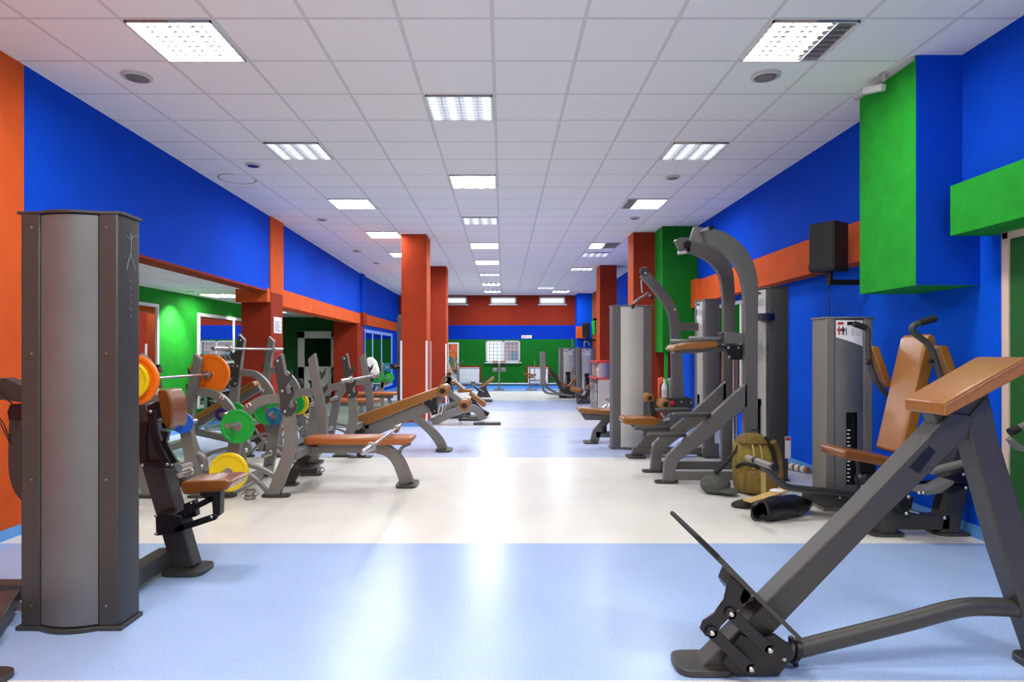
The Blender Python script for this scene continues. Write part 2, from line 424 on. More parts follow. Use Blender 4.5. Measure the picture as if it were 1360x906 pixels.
# boxed-in duct hanging over the chest machine: green outside, blue end
m = MB(); m.bb(2.985, XR + .15, 4.605, 5.33, 1.836, CEIL)
o = struct('duct_casing', m, 'green'); o.data.materials.append(M['blue'])
for p in o.data.polygons:
    if p.normal.y < -0.9: p.material_index = 1
m = MB(); m.bb(3.15, XRL, -0.5, 4.486, 2.17, 2.52); struct('trim_8', m, 'green')
# door opening on the right edge: pale frame and dark green leaf
dr = stroot('door_1', (3.44, 3.8, 0))
m = MB(); m.bb(3.425, 3.452, 4.32, 4.375, 0.0, 2.17); m.bb(3.425, 3.452, 3.0, 4.375, 2.12, 2.17)
obj('door_frame', m, mat('pale_wood_frame', S(225, 200, 185), 0.5), dr, bevel=0.004)
m = MB(); m.bb(3.438, 3.452, 2.4, 4.32, 0.0, 2.12); m.bb(3.430, 3.438, 2.6, 4.15, .15, .95); m.bb(3.430, 3.438, 2.6, 4.15, 1.1, 1.98)
obj('door_leaf', m, 'darkgreen', dr, bevel=0.004)
# far right corner pieces
m = MB(); m.bb(2.72, 3.24, 23.2, 24.05, 0, CEIL); struct('pilaster_far_right', m, 'blue')
m = MB(); m.bb(3.24, 3.27, 23.2, 24.05, 0, CEIL); struct('trim_9', m, 'green')
m = MB(); m.bb(2.66, 2.94, 22.9, 23.25, 1.86, 2.28); struct('trim_10', m, 'orange')
m = MB(); m.bb(3.05, 3.46, 21.2, 21.9, 1.95, 2.42); struct('trim_11', m, 'green')
m = MB(); m.bb(3.27, 3.46, 22.0, 23.4, 0, CEIL); struct('trim_12', m, 'red')
# green boxed duct by the red pillar on the right, with a thin rail under it
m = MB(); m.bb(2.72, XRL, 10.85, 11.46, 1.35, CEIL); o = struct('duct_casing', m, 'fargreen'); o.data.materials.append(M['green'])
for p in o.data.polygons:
    if p.normal.x < -.9: p.material_index = 1  # left face painted as lit, the front as shaded
m = MB()
m = MB(); m.bb(2.77, 2.82, 10.9, 10.95, 0, 1.35); struct('trim_13', m, 'green')

def column(name, x0, x1, y0, y1, side):
    m = MB(); m.bb(x0, x1, y0, y1, 0, CEIL); struct(name, m, 'red' if side > 0 else 'orange')
    m = MB(); m.bb(x0 - .012, x1 + .012, y0 - .012, y1 + .012, 0, 0.075); struct('baseboard_column', m, 'basebd')
M['shaded_orange'] = mat('shaded_orange_paint', (0.40, 0.045, 0.012, 1), 0.8, noise=0.08, nscale=4, bump=.3, bscale=90, spec=0.12)  # column orange darkened as in shade
def colshell(x0, x1, y0, y1, matn, strips):
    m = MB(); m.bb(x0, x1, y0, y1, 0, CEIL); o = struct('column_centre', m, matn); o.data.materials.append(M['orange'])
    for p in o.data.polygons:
        if abs(p.normal.x) > .9: p.material_index = 1  # lit sides painted orange against the shaded front
    m = MB(); m.bb(x0 - .012, x1 + .012, y0 - .012, y1 + .012, 0, 0.07); struct('baseboard_column', m, 'basebd')
    if strips:
        m = MB()
        for x in (x0, x1):
            m.bb(x - .018, x + .018, y0 - .018, y0 + 0.02, 0.07, 1.56)
        m.bb(x1 - .02, x1 + .018, y1 - .02, y1 + .018, 0.07, 1.56)
        struct('trim_14', m, 'white')
colshell(-1.85, -1.389, 11.59, 12.18, 'shaded_orange', True)
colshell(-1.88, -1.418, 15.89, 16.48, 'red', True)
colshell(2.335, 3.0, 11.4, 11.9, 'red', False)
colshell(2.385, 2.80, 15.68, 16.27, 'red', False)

# far wall, built round its windows
def wall_bands(z0, z1, material, holes, name='wall_far'):
    xs = sorted(set([-4.1, 3.5] + [h[0] for h in holes] + [h[1] for h in holes]))
    m = MB()
    for a, b in zip(xs, xs[1:]):
        hs = [h for h in holes if h[0] <= a + 1e-6 and h[1] >= b - 1e-6]
        segs = [(z0, z1)]
        for h in hs:
            ns = []
            for s0, s1 in segs:
                if h[2] > s0: ns.append((s0, min(s1, h[2])))
                if h[3] < s1: ns.append((max(s0, h[3]), s1))
            segs = ns
        for s0, s1 in segs:
            if s1 - s0 > 1e-4: m.bb(a, b, YF, YF + 0.3, s0, s1)
    struct(name, m, material)
UW = [(-2.25, -1.35), (-0.48, 0.51), (1.36, 2.35)]
up_holes = [(a, b, 3.16, 3.45) for a, b in UW]
low = (-0.65, 0.65, 0.97, 1.80)
rad = [(-1.70, -0.83, .12, .84), (0.88, 1.75, .12, .84)]
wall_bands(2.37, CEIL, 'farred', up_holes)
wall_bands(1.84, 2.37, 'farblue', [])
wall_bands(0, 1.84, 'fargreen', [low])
m = MB()
for i in range(2):
    a, b, c, d = rad[i]
    m.bb(a, b, YF - .012, YF, c, d)
struct('trim_15', m, 'farred')
def window(n, x0, x1, z0, z1, mull, grille):
    r = stroot('window_%d' % n, ((x0 + x1) / 2, YF + .1, z0))
    t = .06; m = MB()
    y0, y1 = YF + .02, YF + .1
    m.bb(x0, x1, y0, y1, z0, z0 + t); m.bb(x0, x1, y0, y1, z1 - t, z1); m.bb(x0, x0 + t, y0, y1, z0, z1); m.bb(x1 - t, x1, y0, y1, z0, z1)
    for q in mull: m.bb(q - t * .7, q + t * .7, y0, y1, z0, z1)
    obj('window_frame', m, 'offwhite', r, bevel=.006)
    m = MB(); m.bb(x0 + t, x1 - t, YF + .055, YF + .06, z0 + t, z1 - t); obj('pane', m, 'glass', r)
    m = MB(); m.bb(x0 - .05, x1 + .05, YF - .08, YF + .02, z0 - .04, z0); obj('window_sill', m, 'offwhite', r, bevel=.008)
    if grille:
        m = MB()
        for k in range(1, 9): m.cyl((x0 + (x1 - x0) * k / 9, YF + .25, z0), (x0 + (x1 - x0) * k / 9, YF + .25, z1), .006, 6)
        for k in range(1, 6): m.cyl((x0, YF + .25, z0 + (z1 - z0) * k / 6), (x1, YF + .25, z0 + (z1 - z0) * k / 6), .006, 6)
        obj('window_grille', m, 'ink', r)
for i, (a, b) in enumerate(UW): window(i + 1, a, b, 3.16, 3.45, [], False)
window(4, *low, [0.02], True)
# building seen outside the window
b = thing('building', 'pale pink building outside the far window', 'building', (2, 34, 0))
m = MB(); m.bb(0.0, 9, 34, 38, -1, 2.0); obj('wall', m, 'brick', b)
m = MB(); m.bb(-.2, 9.2, 33.8, 38, 2.0, 2.15); obj('roof', m, mat('dark_eave', S(120, 110, 115), .8), b)
fw = mat('far_window', S(160, 180, 200), .3)
for k in range(5):
    m = MB(); m.bb(.4 + k * 1.5, 1.1 + k * 1.5, 33.95, 34, .4, 1.4); obj('window', m, fw, b)
m = MB(); m.bb(-30, 30, 24.4, 60, -1.2, -1.0); struct('ground_outside', m, mat('pale_ground', S(190, 190, 190), .9))

# pipe and small bits on the far wall
m = MB(); m.cyl((-3.8, YF - .03, .17), (2.7, YF - .03, .17), .025, 10)
single('heating_pipe', m, 'white', 'white heating pipe running low along the green far wall', 'pipe')
m = MB(); m.bb(-3.8, 2.7, YF - .02, YF, 0, .10); struct('baseboard_far', m, 'basebd')
for i, (a, bx, c, d) in enumerate(rad):
    r = thing('radiator', 'white panel radiator left of the far window' if i == 0 else 'white panel radiator right of the far window', 'radiator', ((a + bx) / 2, YF - .1, .18), 'wall radiators')
    m = MB(); n = 9; w = (bx - a - .12) / n
    for k in range(n): m.bb(a + .06 + k * w + .002, a + .06 + (k + 1) * w - .002, YF - .12, YF - .03, .20, .74)
    obj('radiator_fins', m, 'white', r, bevel=.01)
    m = MB(); m.bb(a + .06, bx - .06, YF - .11, YF - .02, .74, .76); obj('top_grille', m, 'ink', r)
    m = MB(); m.bb(a + .06, bx - .06, YF - .13, YF - .02, .76, .78); obj('top_cap', m, 'white', r)
s_ = thing('wall_sign', 'small red and white sign on the blue band of the far wall', 'sign', (.9, YF - .01, 1.9))
m = MB(); m.bb(.70, 1.08, YF - .015, YF, 1.88, 1.99); obj('plate', m, 'paper', s_)
m = MB()
for k in range(4): m.bb(.74 + k * .045, .765 + k * .045, YF - .02, YF - .015, 1.90, 1.97)
m.bb(.94, 1.05, YF - .02, YF - .015, 1.925, 1.945)
obj('lettering', m, 'inkred', s_)
# framed mirror standing at the left end of the far wall
def mirror(name, label, axis, a0, a1, pos, z0, z1, split=(), t=.05, fm='white', sgn=1):
    """axis 'x': lies in a wall x=pos spanning y a0..a1; axis 'y': in a wall y=pos spanning x"""
    c = (pos, (a0 + a1) / 2, z0) if axis == 'x' else ((a0 + a1) / 2, pos, z0)
    r = thing(name, label, 'mirror', c)
    def bb(m, u0, u1, w0, w1, d0, d1):
        if axis == 'x': m.bb(pos + d0 * sgn, pos + d1 * sgn, u0, u1, w0, w1)
        else: m.bb(u0, u1, pos + d0 * sgn, pos + d1 * sgn, w0, w1)
    m = MB(); bb(m, a0 + t, a1 - t, z0 + t, z1 - t, .004, .012); obj('mirror_glass', m, 'mirror', r)
    m = MB()
    bb(m, a0, a1, z0, z0 + t, .0, .03); bb(m, a0, a1, z1 - t, z1, .0, .03); bb(m, a0, a0 + t, z0 + t, z1 - t, .0, .03); bb(m, a1 - t, a1, z0 + t, z1 - t, .0, .03)
    for q in split: bb(m, q - t * .4, q + t * .4, z0 + t, z1 - t, .0, .025)
    obj('mirror_frame', m, fm, r, bevel=.003)
    return r
mirror('wall_mirror', 'white framed mirror at the left end of the far wall', 'y', -2.2, -1.66, YF, .30, 1.72, (), .06, 'white', -1)
mirror('wall_mirror', 'large mirror on the green side wall nearer the camera, partly behind the left tower', 'x', 6.6, 9.95, -5.40, .35, 2.10, (8.3,), .05)
mirror('wall_mirror', 'large divided mirror on the green side wall beside the red pillar', 'x', 11.25, 13.35, -5.40, .35, 2.05, (12.75,), .06)
mirror('wall_mirror', 'blue framed mirror on the left wall just before the first orange column', 'x', 17.85, 22.3, -3.90, .2, 2.00, (19.0, 20.4), .09, mat('pale_blue_frame', S(140, 170, 240), .5))
mirror('wall_mirror', 'tall mirror on the right wall under the orange band', 'x', 7.7, 10.75, XRL, .50, 2.10, (9.2,), .045, 'white', -1)
# door in the side room
d = stroot('door_2', WW := (-5.3, 17.9, 0))
x0, x1 = WX(395, 17.9), WX(449, 17.9); zt = WZ(440, 17.9)
m = MB(); m.bb(x0, x1, 17.9, 17.96, .12, .95); m.bb(x0, x0 + .2, 17.9, 17.96, .12, zt); m.bb(x1 - .2, x1, 17.9, 17.96, .12, zt); m.bb(x0, x1, 17.9, 17.96, zt - .2, zt)
obj('door_leaf', m, mat('grey_door', S(225, 228, 218), .5, emis=(.8, .85, .8, 1), estr=0.0), d, bevel=.01)
m = MB(); m.bb(x0 + .2, x1 - .2, 17.92, 17.94, .95, zt - .2); obj('glass_pane', m, 'lcd', d)
m = MB(); m.cyl((x1 - .12, 17.88, .82), (x1 - .27, 17.86, .82), .014, 8); m.bb(x1 - .14, x1 - .09, 17.88, 17.9, .6, .85); obj('door_handle', m, 'chrome', d)
m = MB(); m.bb(-3.672, -3.664, 10.2, 10.55, 1.66, 1.92)
nt_ = thing('notice_sheet', 'white printed notice taped to the red left pillar', 'notice', (-3.668, 10.37, 1.66))
obj('sheet', m, 'paper', nt_)
m = MB()
for k in range(7): m.bb(-3.664, -3.662, 10.24, 10.50 - (k % 3) * .05, 1.69 + k * .025, 1.698 + k * .025)
obj('lettering', m, 'ink', nt_)

# rubber matting on the left beyond the benches
m = MB(); m.bb(-5.3, -1.9, 11.35, 17.5, 0.0, 0.02)
single('rubber_mat', m, 'mat_floor', 'grey green rubber matting laid left of the orange columns', 'floor mat')

# ================================================================ ceiling lights
def area(loc, sx, sy, power, col=(1, .97, .92), name='lamp'):
    l = bpy.data.lights.new(name, 'AREA'); l.shape = 'RECTANGLE'; l.size = sx; l.size_y = sy; l.energy = power; l.color = col
    o = bpy.data.objects.new(name, l); COL.objects.link(o); o.location = loc
    return o
def panel(i, k, state, label, zc=CEIL, ox=-0.07, oy=4.10, power=48, col=(1, .97, .90)):
    x0 = ox + .6 * i; y0 = oy + .6 * k
    r = thing('ceiling_light', label, 'ceiling light', (x0 + .3, y0 + .3, zc), 'louvred ceiling light panels')
    a, b_ = x0 + .018, x0 + .582; c, d = y0 + .018, y0 + .582
    m = MB(); t = .012
    m.bb(a, b_, c, c + t, zc - .016, zc - .001); m.bb(a, b_, d - t, d, zc - .016, zc - .001); m.bb(a, a + t, c, d, zc - .016, zc - .001); m.bb(b_ - t, b_, c, d, zc - .016, zc - .001)
    obj('frame', m, 'white', r)
    m = MB(); m.bb(a + t, b_ - t, c + t, d - t, zc - .0035, zc - .001); obj('reflector', m, 'tray_glow' if state == 'off' else 'tray', r)
    m = MB()
    for q in range(1, 4): m.bb(x0 + .15 * q - .004, x0 + .15 * q + .004, c + t, d - t, zc - .015, zc - .006)
    for q in range(1, 9): m.bb(a + t, b_ - t, y0 + q * .6 / 9 - .0015, y0 + q * .6 / 9 + .0015, zc - .012, zc - .006)
    if k < 20: obj('louvre', m, 'louvre', r)
    lit = {'on': (0, 1, 2, 3), 'left': (0, 1, 2), 'right': (1, 2, 3), 'half': (0, 1), 'off': ()}[state]
    m = MB(); md = MB()
    for q in range(4):
        (m if q in lit else md).bb(x0 + .15 * q + .045, x0 + .15 * q + .105, c + t, d - t, zc - .0055, zc - .0035)
    if lit:
        xa = x0 + .15 * lit[0] + .03; xb = x0 + .15 * lit[-1] + .12
        la = area(((xa + xb) / 2, (c + d) / 2, zc - .0058), xb - xa, d - c - .03, power * len(lit) / 4, col)
        la.parent = r; la.location = la.location - r.location
        obj('fluorescent_tube', m, 'tube_on', r)
    if md.v: obj('fluorescent_tube', md, 'tube_dim' if state == 'off' else 'tray', r)
    return r
ordn = ['nearest', 'second', 'third', 'fourth', 'fifth', 'sixth', 'seventh', 'eighth', 'ninth', 'tenth']
def row(i, side, ks):
    for n, (k, st) in enumerate(ks):
        lb = {'on': 'brightly lit', 'off': 'dim pale', 'left': 'three-quarter lit', 'right': 'three-quarter lit', 'half': 'half lit'}[st]
        far = k > 7
        panel(i, k, st, '%s louvred ceiling light, %s of the %s row counting from the camera' % (lb, ordn[n], side), col=(1, .98, .91) if not far else (.93, .98, 1), power=49 if not far else 64)
row(-4, 'left', [(0, 'on'), (4, 'off'), (8, 'on'), (12, 'on'), (16, 'on'), (20, 'on')])
row(-1, 'central', [(2, 'off'), (6, 'on'), (10, 'off'), (14, 'on'), (18, 'on'), (22, 'off'), (26, 'on'), (30, 'on')])
row(3, 'right', [(0, 'left'), (4, 'off'), (8, 'right'), (14, 'half'), (16, 'off'), (20, 'off'), (30, 'on')])
panel(2, 28, 'off', 'dim pale louvred ceiling light near the far wall, one tile left of the right row')
for (i, k) in ((-4, -6), (-1, -4), (3, -6)):
    panel(i, k, 'on', 'unseen louvred ceiling light added behind the camera, %s row' % {-4: 'left', -1: 'central', 3: 'right'}[i], power=60)  # unseen panels continuing the rows, added for their light
panel(0, 0, 'on', 'brightly lit light panel in the low side room ceiling', zc=2.34, ox=-5.15, oy=10.7, power=22)
panel(0, 0, 'on', 'light panel added to brighten the dark side room before the grey door', zc=2.34, ox=-5.9, oy=15.2, power=8)  # small lamp added to brighten the door
# spots in the side room washing the green wall
def spot(loc, power, tgt, ang=100, col=(1, .95, .85), label=''):
    r = thing('downlight', label, 'ceiling light', loc)
    m = MB(); m.lathe([(.05, -.006), (.065, -.012), (.065, 0)], (loc[0], loc[1], loc[2]), 'Z', 20); obj('trim_ring', m, 'white', r)
    l = bpy.data.lights.new('spot', 'SPOT'); l.energy = power; l.spot_size = math.radians(ang); l.spot_blend = .8; l.color = col; l.shadow_soft_size = .04
    o = bpy.data.objects.new('spot_lamp', l); COL.objects.link(o); o.parent = r
    o.location = (0, 0, -.03); dv = Vector(tgt) - Vector(loc)
    o.rotation_euler = dv.to_track_quat('-Z', 'Y').to_euler()
spot((-5.08, 10.35, 2.335), 150, (-5.3, 10.35, 1.2), label='small round downlight over the bare green side wall')
spot((-5.05, 12.6, 2.335), 50, (-5.3, 12.6, 1.2), label='small round downlight over the divided side mirror')

# round vents and ceiling speakers
def vent(px_, py_, label, kind='vent', r_=.095):
    Y = (CEIL - CAM_Z) * F / (CY - py_); X = WX(px_, Y)
    r = thing('ceiling_vent' if kind == 'vent' else 'ceiling_speaker', label, 'vent' if kind == 'vent' else 'speaker', (X, Y, CEIL))
    m = MB(); m.lathe([(r_ * .72, -.004), (r_ * .8, -.022), (r_, -.014), (r_ * 1.02, -.001)], (X, Y, CEIL), 'Z', 28)
    obj('ring', m, 'offwhite', r)
    m = MB(); m.lathe([(r_ * .3, -.03), (r_ * .66, -.024), (r_ * .7, -.006)], (X, Y, CEIL), 'Z', 24)
    obj('valve_disc', m, 'frame' if kind == 'vent' else 'bluespk', r)
vent(182, 101, 'white round ceiling vent near the left front light', r_=.11)
vent(1017, 100, 'white round ceiling vent near the right front light', r_=.11)
vent(336, 218.5, 'round dark blue ceiling speaker beside the second left light', 'spk', .085)
vent(893, 235, 'small round ceiling vent beyond the second right light', r_=.085)
vent(428, 291, 'small round ceiling vent between the third and fourth left lights', r_=.09)
vent(843, 289, 'small round ceiling vent beyond the third right light', r_=.08)
vent(474, 333, 'small round ceiling vent near the fourth left light', r_=.09)
vent(500, 349, 'tiny round ceiling vent just left of the first orange column top', r_=.08)
Y = (CEIL - CAM_Z) * F / (CY - 237.5); X = WX(315, Y)
m = MB(); n = 28; vs = []; fs = []
for j in range(n):
    a = 2 * PI * j / n
    for rr in (.20, .225): vs.append((X + rr * math.cos(a), Y + rr * 1.1 * math.sin(a), CEIL - .0015))
for j in range(int(n * .8)): fs.append((2 * j, 2 * j + 1, (2 * j + 3) % (2 * n), (2 * j + 2) % (2 * n)))
m.add(vs, fs); o = single('water_stain', m, 'stain', 'brown ring-shaped water stain on a ceiling tile at left', 'stain')
# surveillance camera with a trunking on the green duct
sc_ = thing('security_camera', 'small white security camera at the top of the green casing', 'camera', (2.93, 4.9, CEIL))
m = MB(); m.cyl((2.93, 4.9, CEIL), (2.93, 4.9, CEIL - .07), .012, 10); m.bb(2.90, 2.96, 4.87, 4.93, CEIL - .012, CEIL - .001); obj('bracket', m, 'offwhite', sc_)
m = MB(); m.box((2.89, 4.96, CEIL - .10), (.05, .17, .05), (.2, 0, .35)); obj('camera_body', m, 'white', sc_, bevel=.006)
m = MB(); m.bb(2.955, 2.985, 4.62, 5.36, CEIL - .03, CEIL - .001); struct('trim_16', m, 'offwhite')
# ================================================================ shared machine pieces
def tower(root, x, y, rz, w, d, h, panel='silver', slot=False, decal=False, frame='frame', bulge=.035, bolts=4):
    """weight stack tower: local front faces -Y, origin = middle of the front bottom edge"""
    def P(m): return m.xf((x, y, 0), rz)
    hw = w / 2; pw = .105 * w / .5
    for s in (-1, 1):
        m = MB(); a, b = (s * hw, s * (hw - pw))
        x0, x1 = min(a, b), max(a, b)
        m.xy([(x0, .0), (x1, .0), (x1, d), (x0, d)] if False else
             ([(-hw, .03), (-hw + .012, .0), (-hw + pw, 0), (-hw + pw, d), (-hw, d)] if s < 0 else [(hw, .03), (hw, d), (hw - pw, d), (hw - pw, 0), (hw - .012, 0)]), .02, h - .012)
        P(m); obj('side_post', m, frame, root, bevel=.006, angle=50)
    m = MB(); n = 12; a = hw - pw - .004
    fr = [(-a + 2 * a * i / n, -bulge * (1 - (2 * i / n - 1) ** 2) + .004) for i in range(n + 1)]
    if slot:
        # panel with a window: lower part split round a slot
        sx0, sx1, sz0, sz1 = slot
        def piece(u0, u1, z0, z1):
            pts = [(u0, -bulge * (1 - (u0 / a) ** 2) + .004)] + [q for q in fr if u0 < q[0] < u1] + [(u1, -bulge * (1 - (u1 / a) ** 2) + .004)]
            m.xy(pts + [(u1, .03), (u0, .03)], z0, z1)
        piece(-a, sx0, .03, h - .02); piece(sx1, a, .03, h - .02); piece(sx0, sx1, .03, sz0); piece(sx0, sx1, sz1, h - .02)
    else:
        m.xy(fr + [(a, .03), (-a, .03)], .03, h - .02)
    P(m); obj('front_panel', m, panel, root, angle=30)
    if slot:
        st = MB(); st.bb(sx0 - .01, sx1 + .01, .012, .03, sz0 - .01, sz1 + .01); P(st)
        ws = obj('weight_stack', st, 'black', root)
        tk = MB(); nn = 14
        for q in range(nn): tk.bb(sx0 + .02, sx0 + .035 + .01 * (q % 2), .0, .012, sz0 + .03 + q * (sz1 - sz0) * .75 / nn, sz0 + .04 + q * (sz1 - sz0) * .75 / nn)
        P(tk); obj('weight_marking', tk, 'paper', ws)
    m = MB(); n = 12
    top = [(-hw - .01, .0)] + [(-a + 2 * a * i / n, -bulge * 1.1 * (1 - (2 * i / n - 1) ** 2) - .006) for i in range(n + 1)] + [(hw + .01, .0), (hw + .01, d + .01), (-hw - .01, d + .01)]
    m.xy(top, h - .014, h); P(m); obj('top_cap', m, frame, root, bevel=.003)
    m = MB()
    bt = [(-hw - .012, -.008)] + [(-a + 2 * a * i / n, -bulge * 1.15 * (1 - (2 * i / n - 1) ** 2) - .01) for i in range(n + 1)] + [(hw + .012, -.008), (hw + .012, d + .012), (-hw - .012, d + .012)]
    m.xy(bt, 0.0, .022); P(m); obj('base_plate', m, frame, root, bevel=.003)
    m = MB(); m.bb(-hw + .01, hw - .01, d - .012, d, .02, h - .015); P(m); obj('back_panel', m, frame, root)
    if bolts:
        for s in (-1, 1):
            for q in range(bolts):
                m = MB(); m.lathe([(.0045, -.004), (.006, 0)], (s * (hw - pw * .62), 0, .12 + (h - .2) * q / (bolts - 1)), 'Y', 8); P(m); obj('bolt', m, 'chrome', root)
    if decal:
        m = MB(); z1 = h - .03; z0 = h - .03 - decal
        pts = [(-a + .005, z0 + decal * .35), (a - .005, z0), (a - .005, z1), (-a + .005, z1)]
        vs = []; fs = []; k = 10
        for i in range(k + 1):
            u = -a + .005 + (2 * a - .01) * i / k; yy = -bulge * (1 - (u / a) ** 2) + .001
            zl = z0 + decal * .35 * (1 - i / k)
            vs += [(u, yy, zl), (u, yy, z1)]
        for i in range(k): fs.append((2 * i, 2 * i + 2, 2 * i + 3, 2 * i + 1))
        m.add(vs, fs); P(m); dc = obj('instruction_decal', m, 'paper', root)
        def strip(u0, u1, w0, w1, material, name):
            q = MB(); yy = -bulge * (1 - (((u0 + u1) / 2) / a) ** 2) - .003
            q.bb(u0, u1, yy, yy + .002, w0, w1); P(q); obj(name, q, material, dc)
        strip(-a * .25, a * .5, z1 - .04, z1 - .012, 'black', 'title_bar')
        strip(-a * .15, a * .4, z1 - .029, z1 - .022, 'paper', 'title_lettering')
        strip(-a * .9, -a * .4, z1 - .036, z1 - .014, 'inkred', 'red_badge')
        for s_, mm in ((-.78, 'inkred'), (-.52, 'ink')):
            q = MB(); u = a * s_; yy = -bulge * (1 - (u / a) ** 2) - .003; zc = z1 - decal * .40; hh = decal * .16
            q.bb(u - .009, u + .009, yy, yy + .002, zc - hh * .2, zc + hh * .6)
            q.bb(u - .008, u - .002, yy, yy + .002, zc - hh, zc - hh * .2); q.bb(u + .002, u + .008, yy, yy + .002, zc - hh, zc - hh * .2)
            q.bb(u - .016, u - .010, yy, yy + .002, zc - hh * .1, zc + hh * .55); q.bb(u + .010, u + .016, yy, yy + .002, zc - hh * .1, zc + hh * .55)
            q.lathe([(.007, 0), (.007, .002)], (u, yy, zc + hh * .85), 'Y', 10)
            P(q); obj('body_figure', q, mm, dc)
        strip(-a * .34, -a * .28, z1 - decal * .58, z1 - decal * .28, 'ink', 'scale_bar')
        for q_ in range(3): strip(a * (.05 + q_ * .3), a * (.22 + q_ * .3), z1 - decal * .55, z1 - decal * .3, 'offwhite', 'exercise_picture')
def foot(m, x, y, lx, ly, t=.022):
    pts = []
    for j in range(20):
        a = 2 * PI * j / 20; c, s = math.cos(a), math.sin(a)
        pts.append((x + lx / 2 * math.copysign(abs(c) ** .45, c), y + ly / 2 * math.copysign(abs(s) ** .6, s)))
    m.xy(pts, 0, t)
def pad_px(root, pts, Y, th, material='tan', name='pad', bevel=.02):
    m = MB(); m.px(pts, Y, th); return obj(name, m, material, root, bevel=bevel, seg=4, angle=60)
def plate_geo(c, r, t=.035, axis='Y'):
    m = MB()
    m.lathe([(r * .16, -t * .40), (r * .22, -t * .5), (r * .26, -t * .30), (r * .80, -t * .30), (r * .86, -t * .5), (r * .97, -t * .5), (r, -t * .35), (r, t * .35), (r * .97, t * .5), (r * .86, t * .5), (r * .80, t * .3), (r * .26, t * .3), (r * .16, t * .4)], c, axis, 40)
    return m
def weight_plate(c, r, material, label, t=.035, axis='Y', group=None):
    root = thing('weight_plate', label, 'weight plate', c, group)
    obj('plate_disc', plate_geo(c, r, t, axis), material, root, angle=30)
    h_ = min(.044, r * .36); m = MB(); m.lathe([(h_ * .7, -t * .52), (h_ * .9, -t * .54), (h_, -t * .36)], c, axis, 20); obj('hub_ring', m, 'steel', root)
    return root
def barbell(x, y0, y1, z, label, sl=.40):
    root = thing('barbell', label, 'barbell', (x, (y0 + y1) / 2, z))
    m = MB(); m.cyl((x, y0 + sl, z), (x, y1 - sl, z), .014, 14); obj('shaft', m, 'chrome', root)
    for a, b in ((y0, y0 + sl), (y1 - sl, y1)):
        m = MB(); m.lathe([(.017, a - x * 0), (.025, a + .004), (.025, b)], (x, 0, z), 'Y', 20); sv = obj('sleeve', m, 'chrome', root)
        yy = b if a == y0 else a
        m = MB(); m.lathe([(.030, yy - .02), (.042, yy - .016), (.042, yy + .012), (.030, yy + .018)], (x, 0, z), 'Y', 22); obj('collar_stop', m, 'steel', sv)
    return root
def roller(root, x, y0, y1, z, r, name='foam_roller', material='tan'):
    m = MB(); m.lathe([(r * .7, y0), (r * .95, y0 + .012), (r, y0 + .03), (r, y1 - .03), (r * .95, y1 - .012), (r * .7, y1)], (x, 0, z), 'Y', 24)
    f = obj(name, m, material, root)
    m = MB(); m.lathe([(r * .25, y0 - .016), (r * .42, y0 - .012), (r * .5, y0 + .004)], (x, 0, z), 'Y', 16); obj('end_cap', m, 'black', f)
def bolt_geo(m, px_, py_, Y, r=.011):
    q = MB(); q.lathe([(r * .6, -.010), (r, -.006), (r * 1.15, 0)], (WX(px_, Y), Y, WZ(py_, Y)), 'Y', 12); obj('bolt', q, 'chrome', CUR[0])

# ================================================================ olympic benches
UPR = [(.02, 1.34), (.05, 1.17), (.085, .99), (.125, .79), (.15, .6), (.15, .47), (.12, .36), (.07, .22), (0.0, .02),
       (-.125, .02), (-.055, .2), (.01, .36), (.04, .47), (.045, .6), (.02, .79), (-.01, .99), (-.04, 1.19), (-.055, 1.275)]
JPL = [(-.048, 1.272), (.012, 1.325), (.03, 1.28), (.048, 1.16), (.085, 1.125), (.125, 1.185), (.12, 1.11), (.085, 1.06), (.06, 1.02), (.075, .975), (.10, .965), (.145, 1.01), (.14, .94),
       (.10, .89), (.085, .85), (.12, .83), (.17, .885), (.165, .815), (.12, .765), (.06, .755), (.022, .79), (0.0, .99), (-.03, 1.14)]
POST = [(.02, .92, .085), (-.15, .905, .088), (-.25, .855, .088), (-.335, .77, .092), (-.385, .67, .10), (-.42, .50, .11), (-.465, .25, .112), (-.505, .02, .10)]
